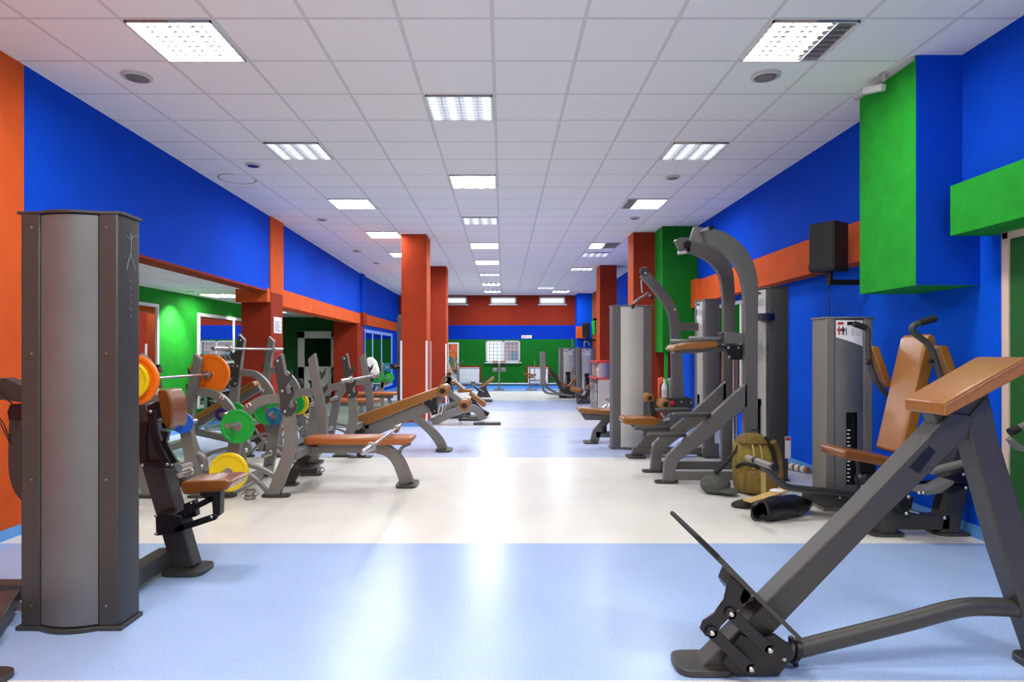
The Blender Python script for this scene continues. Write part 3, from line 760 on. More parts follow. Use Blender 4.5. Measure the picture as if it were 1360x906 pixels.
def bench_station(ref, ys, dr, label, kind, zs=1.0, posts=True):
    root = thing('weight_bench', label, 'weight bench', (ref, sum(ys) / 2, 0))
    T = .075
    def q(pts): return [(ref + dr * p[0], p[1] * (zs if p[1] > .6 else 1 + (zs - 1) * 0)) + tuple(p[2:]) for p in pts]
    for n, y in enumerate(ys):
        m = MB(); m.xz(q(UPR), y, y + T); up = obj('upright', m, 'frame', root, bevel=.004, angle=30)
        m = MB()
        y0, y1 = (y - .012, y) if n == 0 else (y + T, y + T + .012)
        m.xz(q(JPL), y0, y1); jp = obj('bar_hook_plate', m, 'frame_dk', up, bevel=.002)
        for bz, bx in ((1.27, -.012), (.99, .03), (.80, .055)):
            m = MB(); m.lathe([(.008, -.006), (.013, -.003), (.014, 0)] if n == 0 else [(.014, 0), (.013, .003), (.008, .006)], (ref + dr * bx, y0 if n == 0 else y1, bz * zs), 'Y', 12); obj('bolt', m, 'chrome', up)
        # storage post with arc, lower braces and pegs
        m = MB(); m.ribbon(q(POST), y + .005, y + T - .005); po = obj('storage_post', m, 'frame', root, bevel=.004, angle=30)
        m = MB(); m.ribbon(q([(-.46, .32, .035), (-.30, .295, .035), (-.17, .255, .035), (-.03, .17, .04)]), y + .01, y + T - .01)
        m.ribbon(q([(-.44, .25, .03), (-.29, .20, .03), (-.19, .12, .03), (-.11, .03, .03)]), y + .01, y + T - .01)
        m.ribbon(q([(-.44, .40, .03), (-.50, .405, .03), (-.56, .36, .03), (-.58, .27, .03)]), y + .01, y + T - .01)
        obj('brace', m, 'frame', root, bevel=.003)
        for px_, pz in ((-.39, .69), (-.462, .25)):
            m = MB(); x = ref + dr * px_; m.cyl((x, y - .21, pz), (x, y + T + .15, pz), .024, 18)
            m.lathe([(.024, 0), (.034, .006), (.034, .02), (.024, .026)], (x, y - .03, pz), 'Y', 18)
            obj('plate_peg', m, 'chrome', po)
        m = MB(); foot(m, ref + dr * -.04, y + T / 2, .26, .12); obj('foot_plate', m, 'frame_dk', root)
        m = MB(); foot(m, ref + dr * -.50, y + T / 2, .17, .12); obj('foot_plate', m, 'frame_dk', root)
        m = MB(); xx = ref + dr * -.285; m.bb(xx - .018, xx + .018, y - .003, y + .001, .825, .858) if False else m.box((xx, y + .002, .86 + 0 * n), (.045, .006, .035), (0, dr * -.5, 0))
        obj('warning_sticker', m, 'paper', po)
        m = MB(); m.box((xx, y - .002, .857), (.02, .004, .03), (0, dr * -.5, 0)); obj('warning_mark', m, 'inkred', po)
    ym = sum(ys) / 2 + T / 2
    m = MB(); x = ref + dr * .10; m.bb(x - .04, x + .04, ys[0] + T, ys[1], .335, .415); obj('cross_beam', m, 'frame', root, bevel=.006)
    m = MB(); x = ref + dr * -.47; m.bb(x - .03, x + .03, ys[0] + T, ys[1], .05, .12); obj('cross_beam', m, 'frame', root, bevel=.006)
    m = MB(); m.beam((ref + dr * .12, ym, .36), (ref + dr * -.10, ym, .03), .08, .10); foot(m, ref + dr * -.10, ym, .2, .14); obj('rear_leg', m, 'frame_dk', root, bevel=.006)
    m = MB(); foot(m, ref + dr * .12, ym, .20, .5, .02); m.xf((0, 0, .20)); m.bb(ref + dr * .03, ref + dr * .20, ym - .04, ym + .04, .12, .22)
    obj('spotter_step', m, 'frame_dk', root, bevel=.006)
    if kind == 'flat':
        y0, y1 = ym - .145, ym + .145
        m = MB(); a, b = ref + dr * .10, ref + dr * 1.19
        m.xz([(a, .425), (a, .50), (b - dr * .03, .505), (b, .485), (b - dr * .02, .455), (b - dr * .10, .425)], y0, y1)
        obj('bench_pad', m, 'tan_or', root, bevel=.022, seg=4, angle=60)
        m = MB(); m.bb(min(a + dr * .1, b - dr * .30), max(a + dr * .1, b - dr * .30), ym - .04, ym + .04, .33, .425)
        m.bb(min(a, a + dr * .12), max(a, a + dr * .12), ym - .06, ym + .06, .30, .40)
        obj('pad_beam', m, 'frame', root, bevel=.006)
        m = MB(); m.ribbon([(b - dr * .38, .375, .10), (b - dr * .27, .345, .11), (b - dr * .17, .24, .12), (b - dr * .08, .02, .135)], ym - .045, ym + .045)
        obj('front_leg', m, 'frame', root, bevel=.005)
        m = MB(); m.ribbon([(b - dr * .05, .425, .035), (b - dr * .14, .375, .035), (b - dr * .17, .26, .04)], ym - .03, ym + .03)
        m.bb(min(b - dr * .32, b - dr * .06), max(b - dr * .32, b - dr * .06), ym - .05, ym + .05, .412, .428)
        obj('curved_brace', m, 'frame', root, bevel=.003)
        m = MB(); foot(m, b - dr * .08, ym, .22, .36); obj('foot_plate', m, 'frame_dk', root)
        m = MB(); m.bb(ref + dr * .52, ref + dr * .75, ym - .07, ym + .07, .285, .295); m.bb(ref + dr * .60, ref + dr * .68, ym - .03, ym + .03, .295, .335); obj('under_plate', m, 'frame_dk', root)
    elif kind == 'decline':
        Y0 = ym - .14
        pad_px(root, [(474, 553), (474, 561), (486, 565), (583, 526), (587, 519), (582, 514)], Y0, .28, 'tan', 'bench_pad', .018)
        m = MB(); m.px([(484, 566), (484, 577), (500, 579), (583, 541), (583, 527)], ym - .05, .10)
        m.bb(ref + .10, ref + .2, ym - .05, ym + .05, .30, .40); obj('pad_beam', m, 'frame', root, bevel=.005)
        m = MB(); m.pribbon([(540, 545, 12), (561, 563, 10), (575, 576, 11), (584, 588, 12), (588, 597, 12)], ym - .045, .09)
        obj('front_leg', m, 'frame', root, bevel=.005)
        m = MB(); foot(m, WX(590, ym), ym, .22, .38); obj('foot_plate', m, 'frame_dk', root)
        m = MB(); m.px([(559, 534), (579, 526), (581, 550), (574, 552), (570, 542)], ym - .09, .012); m.px([(559, 534), (579, 526), (581, 550), (574, 552), (570, 542)], ym + .08, .012); obj('adjuster_bracket', m, 'black', root, bevel=.002)
        m = MB()
        for px_, py_ in ((562, 535), (573, 531), (577, 546), (568, 549)): bolt_geo(m, px_, py_, ym - .09)
        obj('bolt', m, 'chrome', root)
        m = MB(); m.pribbon([(577, 541, 9), (590, 519, 9)], ym - .03, .06); m.pribbon([(590, 518, 7), (603, 527, 7), (618, 538, 7)], ym - .03, .06); m.cyl((WX(590, ym), ym - .25, WZ(518, ym)), (WX(590, ym), ym + .25, WZ(518, ym)), .015, 10); m.cyl((WX(618, ym), ym - .25, WZ(537, ym)), (WX(618, ym), ym + .25, WZ(537, ym)), .015, 10)
        obj('roller_arm', m, 'frame', root, bevel=.003)
        for px_, py_ in ((590, 518), (618, 537)):
            for s in (-1, 1):
                a, b = (ym - .25, ym - .05) if s < 0 else (ym + .05, ym + .25)
                roller(root, WX(px_, ym), a, b, WZ(py_, ym), .082)
    else:   # incline bench facing left, seen behind the nearer one
        m = MB(); m.beam((ref - .95, ym, .36), (ref + .02, ym, .93), .28, .08); obj('backrest', m, 'tan', root, bevel=.02, seg=4, angle=60)
        m = MB(); m.beam((ref - 1.35, ym, .46), (ref - .98, ym, .38), .28, .08); obj('seat', m, 'tan', root, bevel=.02, seg=4, angle=60)
        m = MB(); m.beam((ref - .9, ym, .30), (ref + .05, ym, .86), .08, .08); m.beam((ref - 1.3, ym, .36), (ref - .2, ym, .12), .08, .09); m.beam((ref - 1.25, ym, .38), (ref - 1.35, ym, .02), .08, .09)
        obj('pad_beam', m, 'frame', root, bevel=.005)
        m = MB(); foot(m, ref - 1.35, ym, .22, .36); obj('foot_plate', m, 'frame_dk', root)
    return root

bench_station(-2.08, (5.92, 6.96), 1, 'grey flat bench press with orange-tan pad pointing into the aisle, nearest on the left', 'flat')
bench_station(-3.345, (5.90, 6.93), -1, 'grey bench press behind the left tower, orange-plated barbell on its uprights', 'flat')
bench_station(-2.03, (8.20, 9.25), 1, 'grey decline bench press with sloping tan pad and foam rollers beside the first orange column', 'decline')
bench_station(-3.385, (8.20, 9.25), -1, 'taller grey incline bench press with empty barbell racked in front of the red left pillar', 'incline', 1.185)

barbell(-1.125, 5.12, 7.0, .545, 'chrome barbell lying across the end of the orange-tan flat bench pad', .30)
barbell(-3.26, 5.35, 7.42, 1.105, 'chrome barbell loaded with orange plates on the uprights behind the left tower')
barbell(-1.90, 7.5, 9.68, 1.01, 'empty chrome barbell racked on the decline bench press uprights')
barbell(-3.33, 7.32, 9.6, 1.395, 'empty chrome barbell racked high in front of the red left pillar')
def wp(px_, py_, Y, r, mt, label, t=.035):
    c = W(px_, py_, Y); return weight_plate(c, r, mt, label, t)
zb = 1.105
weight_plate((-3.26, 5.62, zb), .225, 'p_orange', 'large orange plate on the near end of the racked barbell, cut off by left tower', .045)
weight_plate((-3.26, 5.57, zb), .165, 'p_yellow', 'yellow plate outside the orange one on the near end of the racked barbell', .035)
weight_plate((-3.26, 7.08, zb), .225, 'p_orange', 'large orange bumper plate on the far end of the racked barbell, against the green wall', .045)
wp(315.5, 566.5, 5.84, .155, 'p_green', 'bright green plate on the upper storage peg nearest the camera', .03)
wp(304, 627, 5.83, .178, 'p_yellow', 'large yellow plate on the lower storage peg nearest the camera', .04)
wp(364.5, 553, 6.86, .095, 'p_teal', 'small teal plate on the storage post behind the front bench upright', .03)
wp(243, 562, 5.84, .095, 'p_blue', 'small blue plate half hidden behind the brown back pad', .03)
wp(294.5, 551, 6.86, .072, 'p_purple', 'small dark purple plate left of the bright green plate', .025)
wp(310, 552, 7.12, .15, 'p_green', 'green plate peeping out above the bright green plate', .03)
wp(355, 545, 8.08, .185, 'p_green', 'large green plate on the farther storage post, behind the small teal plate', .035)
wp(391, 536, 9.13, .145, 'p_green', 'green plate in front of the yellow one, between the front bench uprights', .03)
wp(395, 536, 9.20, .165, 'p_yellow', 'yellow plate behind the green one, seen between the front bench uprights', .03)

def spring_collar(px_, py_, label, r=.045):
    Y = 1142 / (py_ - CY); X = WX(px_, Y)
    root = thing('barbell_collar', label, 'barbell collar', (X, Y, 0))
    m = MB(); m.lathe([(r * .8, 0), (r, .006), (r, .035), (r * .72, .04), (r * .72, .055), (r * 1.02, .06), (r * 1.02, .085), (r * .7, .088), (r * .62, .06)], (X, Y, 0), 'Z', 24); obj('ring', m, 'steel', root)
    m = MB(); m.tube([(X + r, Y, .03), (X + r * 1.5, Y - .01, .04), (X + r * 1.4, Y, .07), (X + r, Y, .075)], .006, 8); m.tube([(X - r, Y, .03), (X - r * 1.5, Y - .01, .035), (X - r, Y, .06)], .006, 8); obj('lever', m, 'chrome', root)
spring_collar(332, 663, 'steel barbell collar lying on the floor by the yellow plate', .05)
spring_collar(422, 630, 'steel barbell collar lying on the floor under the flat bench', .05)

# ================================================================ left foreground machine
root = thing('leg_extension_machine', 'dark grey machine with a tall weight tower and brown pads at the left front', 'gym machine', (-2.1, 3.4, 0))
tower(root, -2.105, 3.09, 0, .49, .17, 2.035, panel='silver_dk', frame='frame_dk', bulge=.035, bolts=4)
m = MB()   # scratched figure drawing on the side of the tower
xs = -1.858; 
def fig(pts): m.tube([(xs, y, z) for y, z in pts], .0018, 5, smooth=False, cap=False)
fig([(3.145, 1.93), (3.17, 1.915), (3.20, 1.93), (3.235, 1.94)]); fig([(3.185, 1.915), (3.18, 1.84)]); fig([(3.18, 1.84), (3.155, 1.79), (3.15, 1.755)]); fig([(3.18, 1.84), (3.205, 1.80), (3.22, 1.765)]); fig([(3.182, 1.91), (3.19, 1.935), (3.178, 1.945), (3.172, 1.925)])
for k in range(6): fig([(3.17 + .01 * (k % 2), 1.71 - .035 * k), (3.19, 1.70 - .035 * k)])
obj('scratched_figure', m, mat('faded_print', S(140, 150, 155), .6), root)
# low frame
m = MB(); m.bb(-2.13, -2.03, 3.26, 3.95, .04, .14); m.bb(-2.3, -2.13, 3.70, 3.80, .04, .12); obj('base_beam', m, 'frame_dk', root, bevel=.006)
m = MB(); m.beam((-1.955, 3.95, .02), (-2.25, 3.95, 1.02), .11, .135); obj('upright', m, 'frame_dk', root, bevel=.008)
m = MB(); foot(m, -1.94, 3.93, .26, .24, .028); obj('foot_plate', m, 'frame_dk', root, bevel=.004)
# back pad
m = MB(); m.px([(208, 521), (211, 517), (221, 518), (226, 528), (229.5, 545), (229, 563), (226, 567.5), (218, 567.5), (213, 552)], 3.86, .19); obj('back_pad', m, 'tan_dk', root, bevel=.018, seg=4, angle=50)
m = MB(); m.px([(238, 645), (241, 640), (300, 637), (309, 640), (300, 652), (284, 655.5), (243, 657.5)], 3.84, .26); obj('seat_pad', m, 'tan_dk', root, bevel=.018, seg=4, angle=50)
# black linkages
def link(px0, py0, px1, py1, Y, w=.035, th=.02, ext=0):
    m = MB(); a = Vector((WX(px0, Y), Y, WZ(py0, Y))); b = Vector((WX(px1, Y), Y, WZ(py1, Y)))
    m.beam((a.x, Y + th / 2, a.z), (b.x, Y + th / 2, b.z), th, w)
    for e in (a, b): m.lathe([(w * .5, 0), (w * .5, th)], (e.x, Y, e.z), 'Y', 18)
    return m
for Y in (3.80, 4.02):
    m = MB(); m.pribbon([(200, 546, 11), (203, 570, 10), (210, 595, 10), (223, 618, 9)], Y, .018); obj('lever_arm', m, 'black', root, bevel=.003)
    m = MB(); m.pribbon([(216, 585, 8), (224, 600, 7), (232, 615, 8)], Y + .02, .018); obj('lever_arm', m, 'black', root, bevel=.003)
m = MB(); m.px([(184, 545), (208, 533), (211, 556), (204, 560), (190, 574), (184, 575)], 3.9, .10); obj('pivot_housing', m, 'black', root, bevel=.004)
m = MB(); m.pribbon([(191, 560, 9), (189, 590, 9), (190, 618, 10)], 3.88, .02); m.px([(212, 572), (224, 574), (219, 592)], 3.82, .03); obj('lever_arm', m, 'black', root, bevel=.003)
obj('lever_arm', link(188, 617, 228, 619, 3.86, .03), 'black', root, bevel=.002)
m = MB(); m.px([(206, 682), (213, 680), (240, 686), (246, 704), (228, 710), (207, 712)], 3.80, .12); obj('lower_bracket', m, 'black', root, bevel=.004)
obj('lower_link', link(236, 703, 284, 687, 3.80, .038), 'black', root, bevel=.002)
obj('lower_link', link(222, 692, 280, 663, 3.82, .035), 'black', root, bevel=.002)
m = MB(); m.px([(264, 655), (293, 652), (292, 684), (287, 688), (283, 688), (281, 664), (270, 662)], 3.82, .06); obj('seat_bracket', m, 'black', root, bevel=.003)
m = MB(); m.px([(243, 670), (258, 664), (261, 686), (246, 690)], 3.86, .05); obj('adjuster_plate', m, 'black', root, bevel=.003)
m = MB()
for k in range(3):
    m = MB(); c = W(254, 668 + k * 5.5, 3.858); m.lathe([(.006, -.002), (.006, 0)], c, 'Y', 10); obj('adjuster_hole', m, 'paper', root)
m = MB()
for a, b, Y in ((222, 617, 3.80), (189, 618, 3.86), (207, 685, 3.80), (207, 709, 3.80), (281, 687, 3.80), (200, 547, 3.80), (228, 618, 3.84)): bolt_geo(m, a, b, Y, .009)
obj('bolt', m, 'chrome', root)
m = MB(); m.cyl(W(238, 622, 3.95), W(252, 618, 4.25), .022, 14); obj('roller_axle', m, 'chrome', root)
# cable arm at the very left, behind the tower
m = MB(); m.px([(-60, 500), (0, 503), (5, 502), (40, 516), (40, 536), (0, 531), (-60, 525)], 3.42, .08); obj('cable_arm', m, 'frame_dk', root, bevel=.004)
m = MB(); m.pribbon([(19, 552, 15), (18, 600, 15), (19, 630, 15), (26, 652, 14), (42, 668, 13)], 3.46, .05); obj('pull_arm', m, 'frame_dk', root, bevel=.004)
m = MB(); m.px([(9, 547), (13, 537), (30, 537), (30, 560), (11, 558)], 3.40, .06); obj('pulley_block', m, 'black', root, bevel=.004)
m = MB(); m.tube([W(-25, 505, 3.40), W(0, 521, 3.40), W(18, 538, 3.40)], .004, 6, smooth=False); m.tube([W(-30, 505, 3.45), W(0, 561, 3.45), W(12, 586, 3.45), W(30, 600, 3.5)], .003, 6, smooth=False); m.tube([W(-30, 540, 3.45), W(0, 556, 3.45), W(13, 584, 3.45)], .003, 6); obj('cable', m, 'rubber', root)
m = MB(); m.bb(-3.35, -2.30, 3.36, 3.46, .04, .12); m.bb(-3.3, -3.2, 3.36, 3.46, .1, 1.3); obj('base_beam', m, 'frame_dk', root, bevel=.005)
m = MB(); foot(m, -2.16, 2.60, .26, .17, .03); m2 = obj('foot_plate', m, 'frame_dk', root, bevel=.005)
m = MB(); m.beam((-2.22, 2.62, .03), (-2.55, 3.3, .08), .08, .08, (0, 0, 1)); obj('base_beam', m, 'frame_dk', root, bevel=.005)

# ================================================================ dumbbell racks in the side room
def dumbbell(x, y, z, r, label, group, proto=[None]):
    if proto[0] is None:
        root = thing('dumbbell', label, 'dumbbell', (x, y, z), group)
        m = MB(); m.cyl((x - .07, y, z), (x + .07, y, z), .014, 10); obj('handle', m, 'chrome', root)
        for s in (-1, 1):
            m = MB(); a, b = sorted((s * .065, s * .15))
            m.lathe([(r * .9, a), (r, a + .01), (r, b - .01), (r * .9, b)], (x, y, z), 'X', 18); h = obj('head', m, 'rubber', root)
            m = MB(); q = s * .151; m.lathe([(r * .6, q - .004), (r * .6, q + .004)], (x, y, z), 'X', 14); obj('end_disc', m, 'chrome', h)
            m = MB(); q = s * .065; m.lathe([(r * .95, q - .005), (r * .95, q + .005)], (x, y, z), 'X', 14); obj('end_disc', m, 'chrome', h)
        proto[0] = root; return root
    return dup(proto[0], (x, y, z), label, group)
def dumbbell_rack(x, y0, y1, zs, label, glabel, n, flip=0):
    root = thing('dumbbell_rack', label, 'dumbbell rack', (x, (y0 + y1) / 2, 0))
    for z in zs:
        m = MB(); m.box((x, (y0 + y1) / 2, z), (.26, y1 - y0, .012), (0, 0, 0)); m.bb(x + .12, x + .14, y0, y1, z, z + .03); obj('shelf', m, 'chrome', root)
    for y in (y0, y1):
        m = MB(); m.beam((x - .14, y, .02), (x - .14, y, max(zs) + .12), .05, .05); m.beam((x - .14, y, .03), (x + .22, y, .03), .05, .05); m.beam((x - .14, y, max(zs)), (x + .14, y, .05), .04, .03); obj('side_frame', m, 'steel', root)
    for z in zs:
        for k in range(n):
            y = y0 + (y1 - y0) * (k + .5) / n
            dumbbell(x, y, z + .062, .055, glabel, glabel)
dumbbell_rack(-4.98, 10.98, 12.4, (.35, .52, .69, .86, 1.03, 1.20), 'chrome dumbbell rack standing against the divided side mirror', 'black and chrome dumbbell on the rack by the divided side mirror', 8)
dumbbell_rack(-5.02, 8.3, 9.15, (.40, .62, .84, 1.06), 'chrome dumbbell rack just visible right of the left tower', 'black dumbbell on the rack just right of the left tower', 4)

# ================================================================ things between left pillar and first orange column
def flat_bench(x0, x1, y, label, mt='tan_or'):
    root = thing('flat_bench', label, 'bench', ((x0 + x1) / 2, y, 0.02))
    m = MB(); m.bb(x0, x1, y - .14, y + .14, .41, .48); obj('pad', m, mt, root, bevel=.02, seg=3)
    m = MB(); m.bb(x0 + .1, x1 - .1, y - .03, y + .03, .34, .41); obj('beam', m, 'frame', root, bevel=.004)
    for x, s in ((x0 + .2, -1), (x1 - .2, 1)):
        m = MB(); m.beam((x, y, .36), (x + s * .12, y, .03), .06, .07); m.bb(x + s * .12 - .04, x + s * .12 + .04, y - .25, y + .25, .02, .06); obj('leg', m, 'frame', root, bevel=.004)
flat_bench(WX(434, 12.0), WX(504, 12.0), 12.0, 'low flat bench with orange pad on the matting, nearer of two behind the decline press')
flat_bench(WX(473, 14.0), WX(528, 14.0), 14.0, 'low flat bench with orange pad, farther of two, by the left wall mirror')
# exercise bike
root = thing('exercise_bike', 'black exercise bike on the matting in front of the grey door', 'exercise bike', (WX(398, 13.5), 13.5, .02))
Y = 13.5
m = MB(); m.px([(383, 509), (387, 503), (399, 503), (401, 512), (397, 516), (386, 515)], Y - .1, .2); obj('seat', m, 'rubber', root, bevel=.03, seg=3)
m = MB(); m.px([(402, 529), (413, 527), (413, 538), (409, 540), (409, 549), (404, 549), (405, 538)], Y - .06, .12); m.pribbon([(393, 515, 5), (397, 535, 5), (400, 549, 6)], Y - .03, .06); m.pribbon([(396, 530, 4), (412, 534, 4)], Y - .03, .06); obj('body', m, 'black', root, bevel=.01)
m = MB(); m.lathe([(.17, -.03), (.19, -.02), (.19, .02), (.17, .03)], (WX(404, Y), Y, .30), 'Y', 26); obj('flywheel', m, 'steel', root)
m = MB(); m.pribbon([(410, 530, 4), (414, 512, 4), (410, 506, 3)], Y - .02, .04); m.cyl(W(410, 506, Y - .2), W(410, 506, Y + .2), .015, 8); obj('handlebar', m, 'black', root)
m = MB(); m.bb(WX(394, Y), WX(415, Y), Y - .25, Y - .2, .02, .06); m.bb(WX(394, Y), WX(415, Y), Y - .04, Y + .04, .02, .06); obj('base', m, 'khaki_lt', root)
# plate tree with plates and a draped towel
Y = 15.2
root = thing('plate_rack', 'grey plate storage rack in front of the blue framed mirror', 'plate rack', (WX(508, Y), Y, .02))
m = MB(); m.beam((WX(508, Y), Y, .02), (WX(508, Y), Y, 1.1), .06, .07); m.beam((WX(495, Y), Y, .04), (WX(524, Y), Y, .04), .08, .06); m.pribbon([(500, 524, 6), (507, 512, 6), (519, 505, 6)], Y - .03, .06); obj('post', m, 'frame', root, bevel=.004)
for a, b in ((515, 488), (503, 501), (517, 502)):
    m = MB(); m.beam((WX(508, Y), Y, WZ(b, Y)), (WX(a, Y), Y, WZ(b, Y)), .03, .03); m.cyl((WX(a, Y), Y - .22, WZ(b, Y)), (WX(a, Y), Y, WZ(b, Y)), .02, 10); obj('peg', m, 'chrome', root)
wp(515, 488, Y - .06, .105, 'p_teal', 'small teal plate on the rack before the blue framed mirror')
wp(502.5, 501, Y - .06, .125, 'p_green', 'left dark green plate on the rack before the blue framed mirror')
wp(517, 501.5, Y - .06, .115, 'p_green', 'right dark green plate on the rack before the blue framed mirror')
Y = 14.9
root = thing('towel_stand', 'slim chrome stand carrying the white towel near the left wall mirror', 'stand', (WX(493, Y), Y, .02))
m = MB(); m.cyl((WX(494, Y), Y, .02), (WX(494, Y), Y, WZ(476, Y)), .02, 10); m.bb(WX(488, Y), WX(501, Y), Y - .1, Y + .1, .02, .05); m.cyl((WX(488, Y), Y, WZ(476, Y)), (WX(500, Y), Y, WZ(480, Y)), .016, 8); obj('pole', m, 'steel', root)
m = MB(); m.px([(486, 494), (486, 478), (489, 474.5), (494, 475), (499, 480), (502, 490), (503, 496), (495, 497)], Y - .08, .16)
single('towel', m, 'whitecloth', 'white towel draped over a stand near the left wall mirror', 'towel', bevel=.04, seg=4, angle=60)
# tall slim cable tower left of first orange column
Y = 12.3
root = thing('cable_tower', 'tall slim dark cable tower just left of the first orange column', 'gym machine', (WX(531, Y), Y, 0))
m = MB(); m.px([(527.5, 560), (527.5, 421), (530, 418), (534.5, 424), (534.5, 560)], Y, .12); obj('post', m, 'frame_dk', root, bevel=.005)
m = MB(); m.cyl(W(524, 487, Y), W(532, 487, Y), .03, 12); m.px([(517, 483), (528, 484), (528, 491), (519, 490)], Y + .02, .06); obj('handle_arm', m, 'black', root)
m = MB(); m.cyl(W(525.5, 486, Y - .05), W(525.5, 486, Y + .1), .025, 12); obj('grip', m, 'tan', root)
m = MB(); m.bb(WX(515, Y), WX(536, Y), Y - .05, Y + .3, .02, .07); obj('base', m, 'frame_dk', root)
# barbell-like bar and small bar weights on matting
m = MB(); m.cyl(W(500, 561, 12.0)[:2] + (.05,), W(514, 558, 12.4)[:2] + (.05,), .03, 12)
single('short_bar', m, 'steel', 'short steel bar lying on the matting beyond the flat bench', 'bar')

# ================================================================ machines right of the orange columns, far left side
Y = 11.9
root = thing('leg_curl_machine', 'grey floor machine with a flat dark foot bar, just past the first orange column', 'gym machine', (WX(620, Y), Y, 0))
m = MB(); m.pribbon([(574, 562, 12), (590, 553, 11), (610, 546, 10), (628, 543, 10), (637, 549, 10), (641, 558, 10)], Y, .09); obj('main_beam', m, 'frame', root, bevel=.004)
m = MB(); m.pribbon([(577, 547, 8), (592, 542, 8), (612, 534, 7)], Y + .25, .06); m.px([(598, 545), (602, 537), (604, 543)], Y + .25, .05); obj('side_beam', m, 'frame', root, bevel=.004)
m = MB(); m.bb(WX(629, Y), WX(665, Y), Y - .12, Y + .12, 0, .045); obj('foot_plate', m, 'frame_dk', root, bevel=.006)
m = MB(); m.bb(WX(612, 12.6), WX(637, 12.6), 12.5, 12.7, 0.0, .05); m.beam((WX(612, 12.6), 12.3, .04), (WX(617, 12.0), 12.0, .3), .06, .06); obj('foot_plate', m, 'frame_dk', root, bevel=.006)
m = MB()
for k in range(5):
    m.tube([W(574 + k * 4, 553 - k * 2 + (k % 2) * 4, Y - .05), W(577 + k * 4, 530 + k * 2, Y)], .012, 6, smooth=False)
obj('chrome_links', m, 'chrome', root)
Y = 13.2
root = thing('leg_press_machine', 'angled leg press with light rails and tan pads beyond the first orange column', 'gym machine', (WX(605, Y), Y, 0))
m = MB(); m.pribbon([(595, 496, 5), (600, 530, 8), (606, 548, 8)], Y, .08); m.pribbon([(592, 512, 5), (600, 499, 5)], Y, .08); m.pribbon([(590, 545, 7), (625, 548, 7)], Y, .08); m.pribbon([(624, 530, 6), (641, 548, 6)], Y, .08); m.bb(WX(590, Y), WX(646, Y), Y - .25, Y + .25, 0, .04); obj('frame', m, 'frame_dk', root, bevel=.004)
for dy in (-.2, .2):
    m = MB(); m.tube([W(598, 499, Y + dy), W(617, 517, Y + dy)], .022, 8, smooth=False); m.tube([W(594, 476, Y + dy), W(601, 500, Y + dy)], .015, 8, smooth=False); obj('slide_rail', m, 'offwhite', root)
for nm, pts in (('back_pad', [(583, 512), (589, 500), (592, 501), (590, 509), (586, 516)]), ('sled_pad', [(597, 507), (600, 505), (618, 516), (616, 519)]), ('seat_pad', [(607, 519), (613, 517), (627, 517.5), (626, 521), (608, 522)]), ('shoulder_pad', [(622, 524), (625, 521), (645, 535), (645, 540), (641, 541)])):
    pad_px(root, pts, Y - .18, .34, 'tan', nm, .02)
roller(root, WX(598, Y), Y - .3, Y + .25, WZ(496, Y), .055)
m = MB(); m.px([(633, 540), (642, 545), (650, 549), (648, 553), (637, 552)], Y - .1, .2); obj('pedal', m, 'black', root, bevel=.005)
Y = 17.5
root = thing('incline_bench', 'small incline bench with one raised tan pad near the far end of the left side', 'bench', (WX(640, Y), Y, 0))
pad_px(root, [(638, 514), (640, 516), (657, 504), (656, 500.5), (653, 501)], Y - .15, .3, 'tan', 'backrest', .02)
m = MB(); m.px([(632, 528), (637, 515), (645, 514), (652, 528)], Y - .05, .1); m.pribbon([(628, 510, 3), (640, 521, 4), (647, 508, 2)], Y - .1, .05); m.bb(WX(628, Y), WX(654, Y), Y - .25, Y + .25, 0, .05); m.pribbon([(640, 512, 2), (648, 499, 2)], Y + .3, .03); obj('frame', m, 'frame_dk', root, bevel=.004)
m = MB(); m.tube([W(626, 509, Y - .2), W(643, 521, Y - .2)], .015, 6); m.cyl(W(626, 508, Y - .25), W(630, 508, Y - .1), .03, 8); obj('handlebar', m, 'steel', root)
# back extension stand below the window
Y = 22.6
root = thing('back_extension_stand', 'twin-padded grey stand below the far window', 'gym machine', (WX(663, Y), Y, 0))
m = MB(); m.beam((WX(663, Y), Y, .03), (WX(663, Y), Y, .95), .08, .06); m.bb(WX(657, Y), WX(669, Y), Y - .25, Y + .25, 0, .05); m.beam((WX(655, Y), Y, .9), (WX(671, Y), Y, .9), .05, .05); obj('post', m, 'frame', root, bevel=.004)
for s in (-1, 1):
    m = MB(); x = WX(663, Y) + s * .14; m.bb(x - .10, x + .10, Y - .12, Y + .12, 1.0, 1.05); obj('top_pad', m, 'tan', root, bevel=.012)
    m = MB(); m.bb(x - .10, x + .10, Y - .14, Y + .10, .84, .97); obj('dark_roller', m, 'rubber', root, bevel=.03)
    m = MB(); m.bb(x - .10, x + .10, Y - .15, Y + .08, .66, .81); obj('grey_roller', m, 'frame', root, bevel=.05, seg=4)
root = thing('cable_stand', 'slim stand with small tan and dark grips before the right radiator', 'gym machine', (WX(703, Y), Y, 0))
m = MB(); m.beam((WX(703.5, Y), Y, .03), (WX(703.5, Y), Y, .85), .05, .05); m.beam((WX(710, Y), Y, .3), (WX(710, Y), Y, 1.05), .03, .03); m.bb(WX(698, Y), WX(713, Y), Y - .2, Y + .2, 0, .04); m.beam((WX(703, Y), Y, .35), (WX(722, Y), Y, .35), .04, .05); obj('post', m, 'frame', root)
m = MB()
for a, b, c in ((696, 705, 497), (700, 709, 501), (704, 712, 498)): m.cyl(W(a, c, Y - .1), W(b, c, Y - .1), .035, 10)
obj('grip', m, 'tan_dk', root)
m = MB(); m.cyl(W(608, 484, 23.3), W(615, 480, 22.9), .02, 8)
m.cyl(W(606, 478, 23.3), W(608, 496, 23.3), .03, 8)
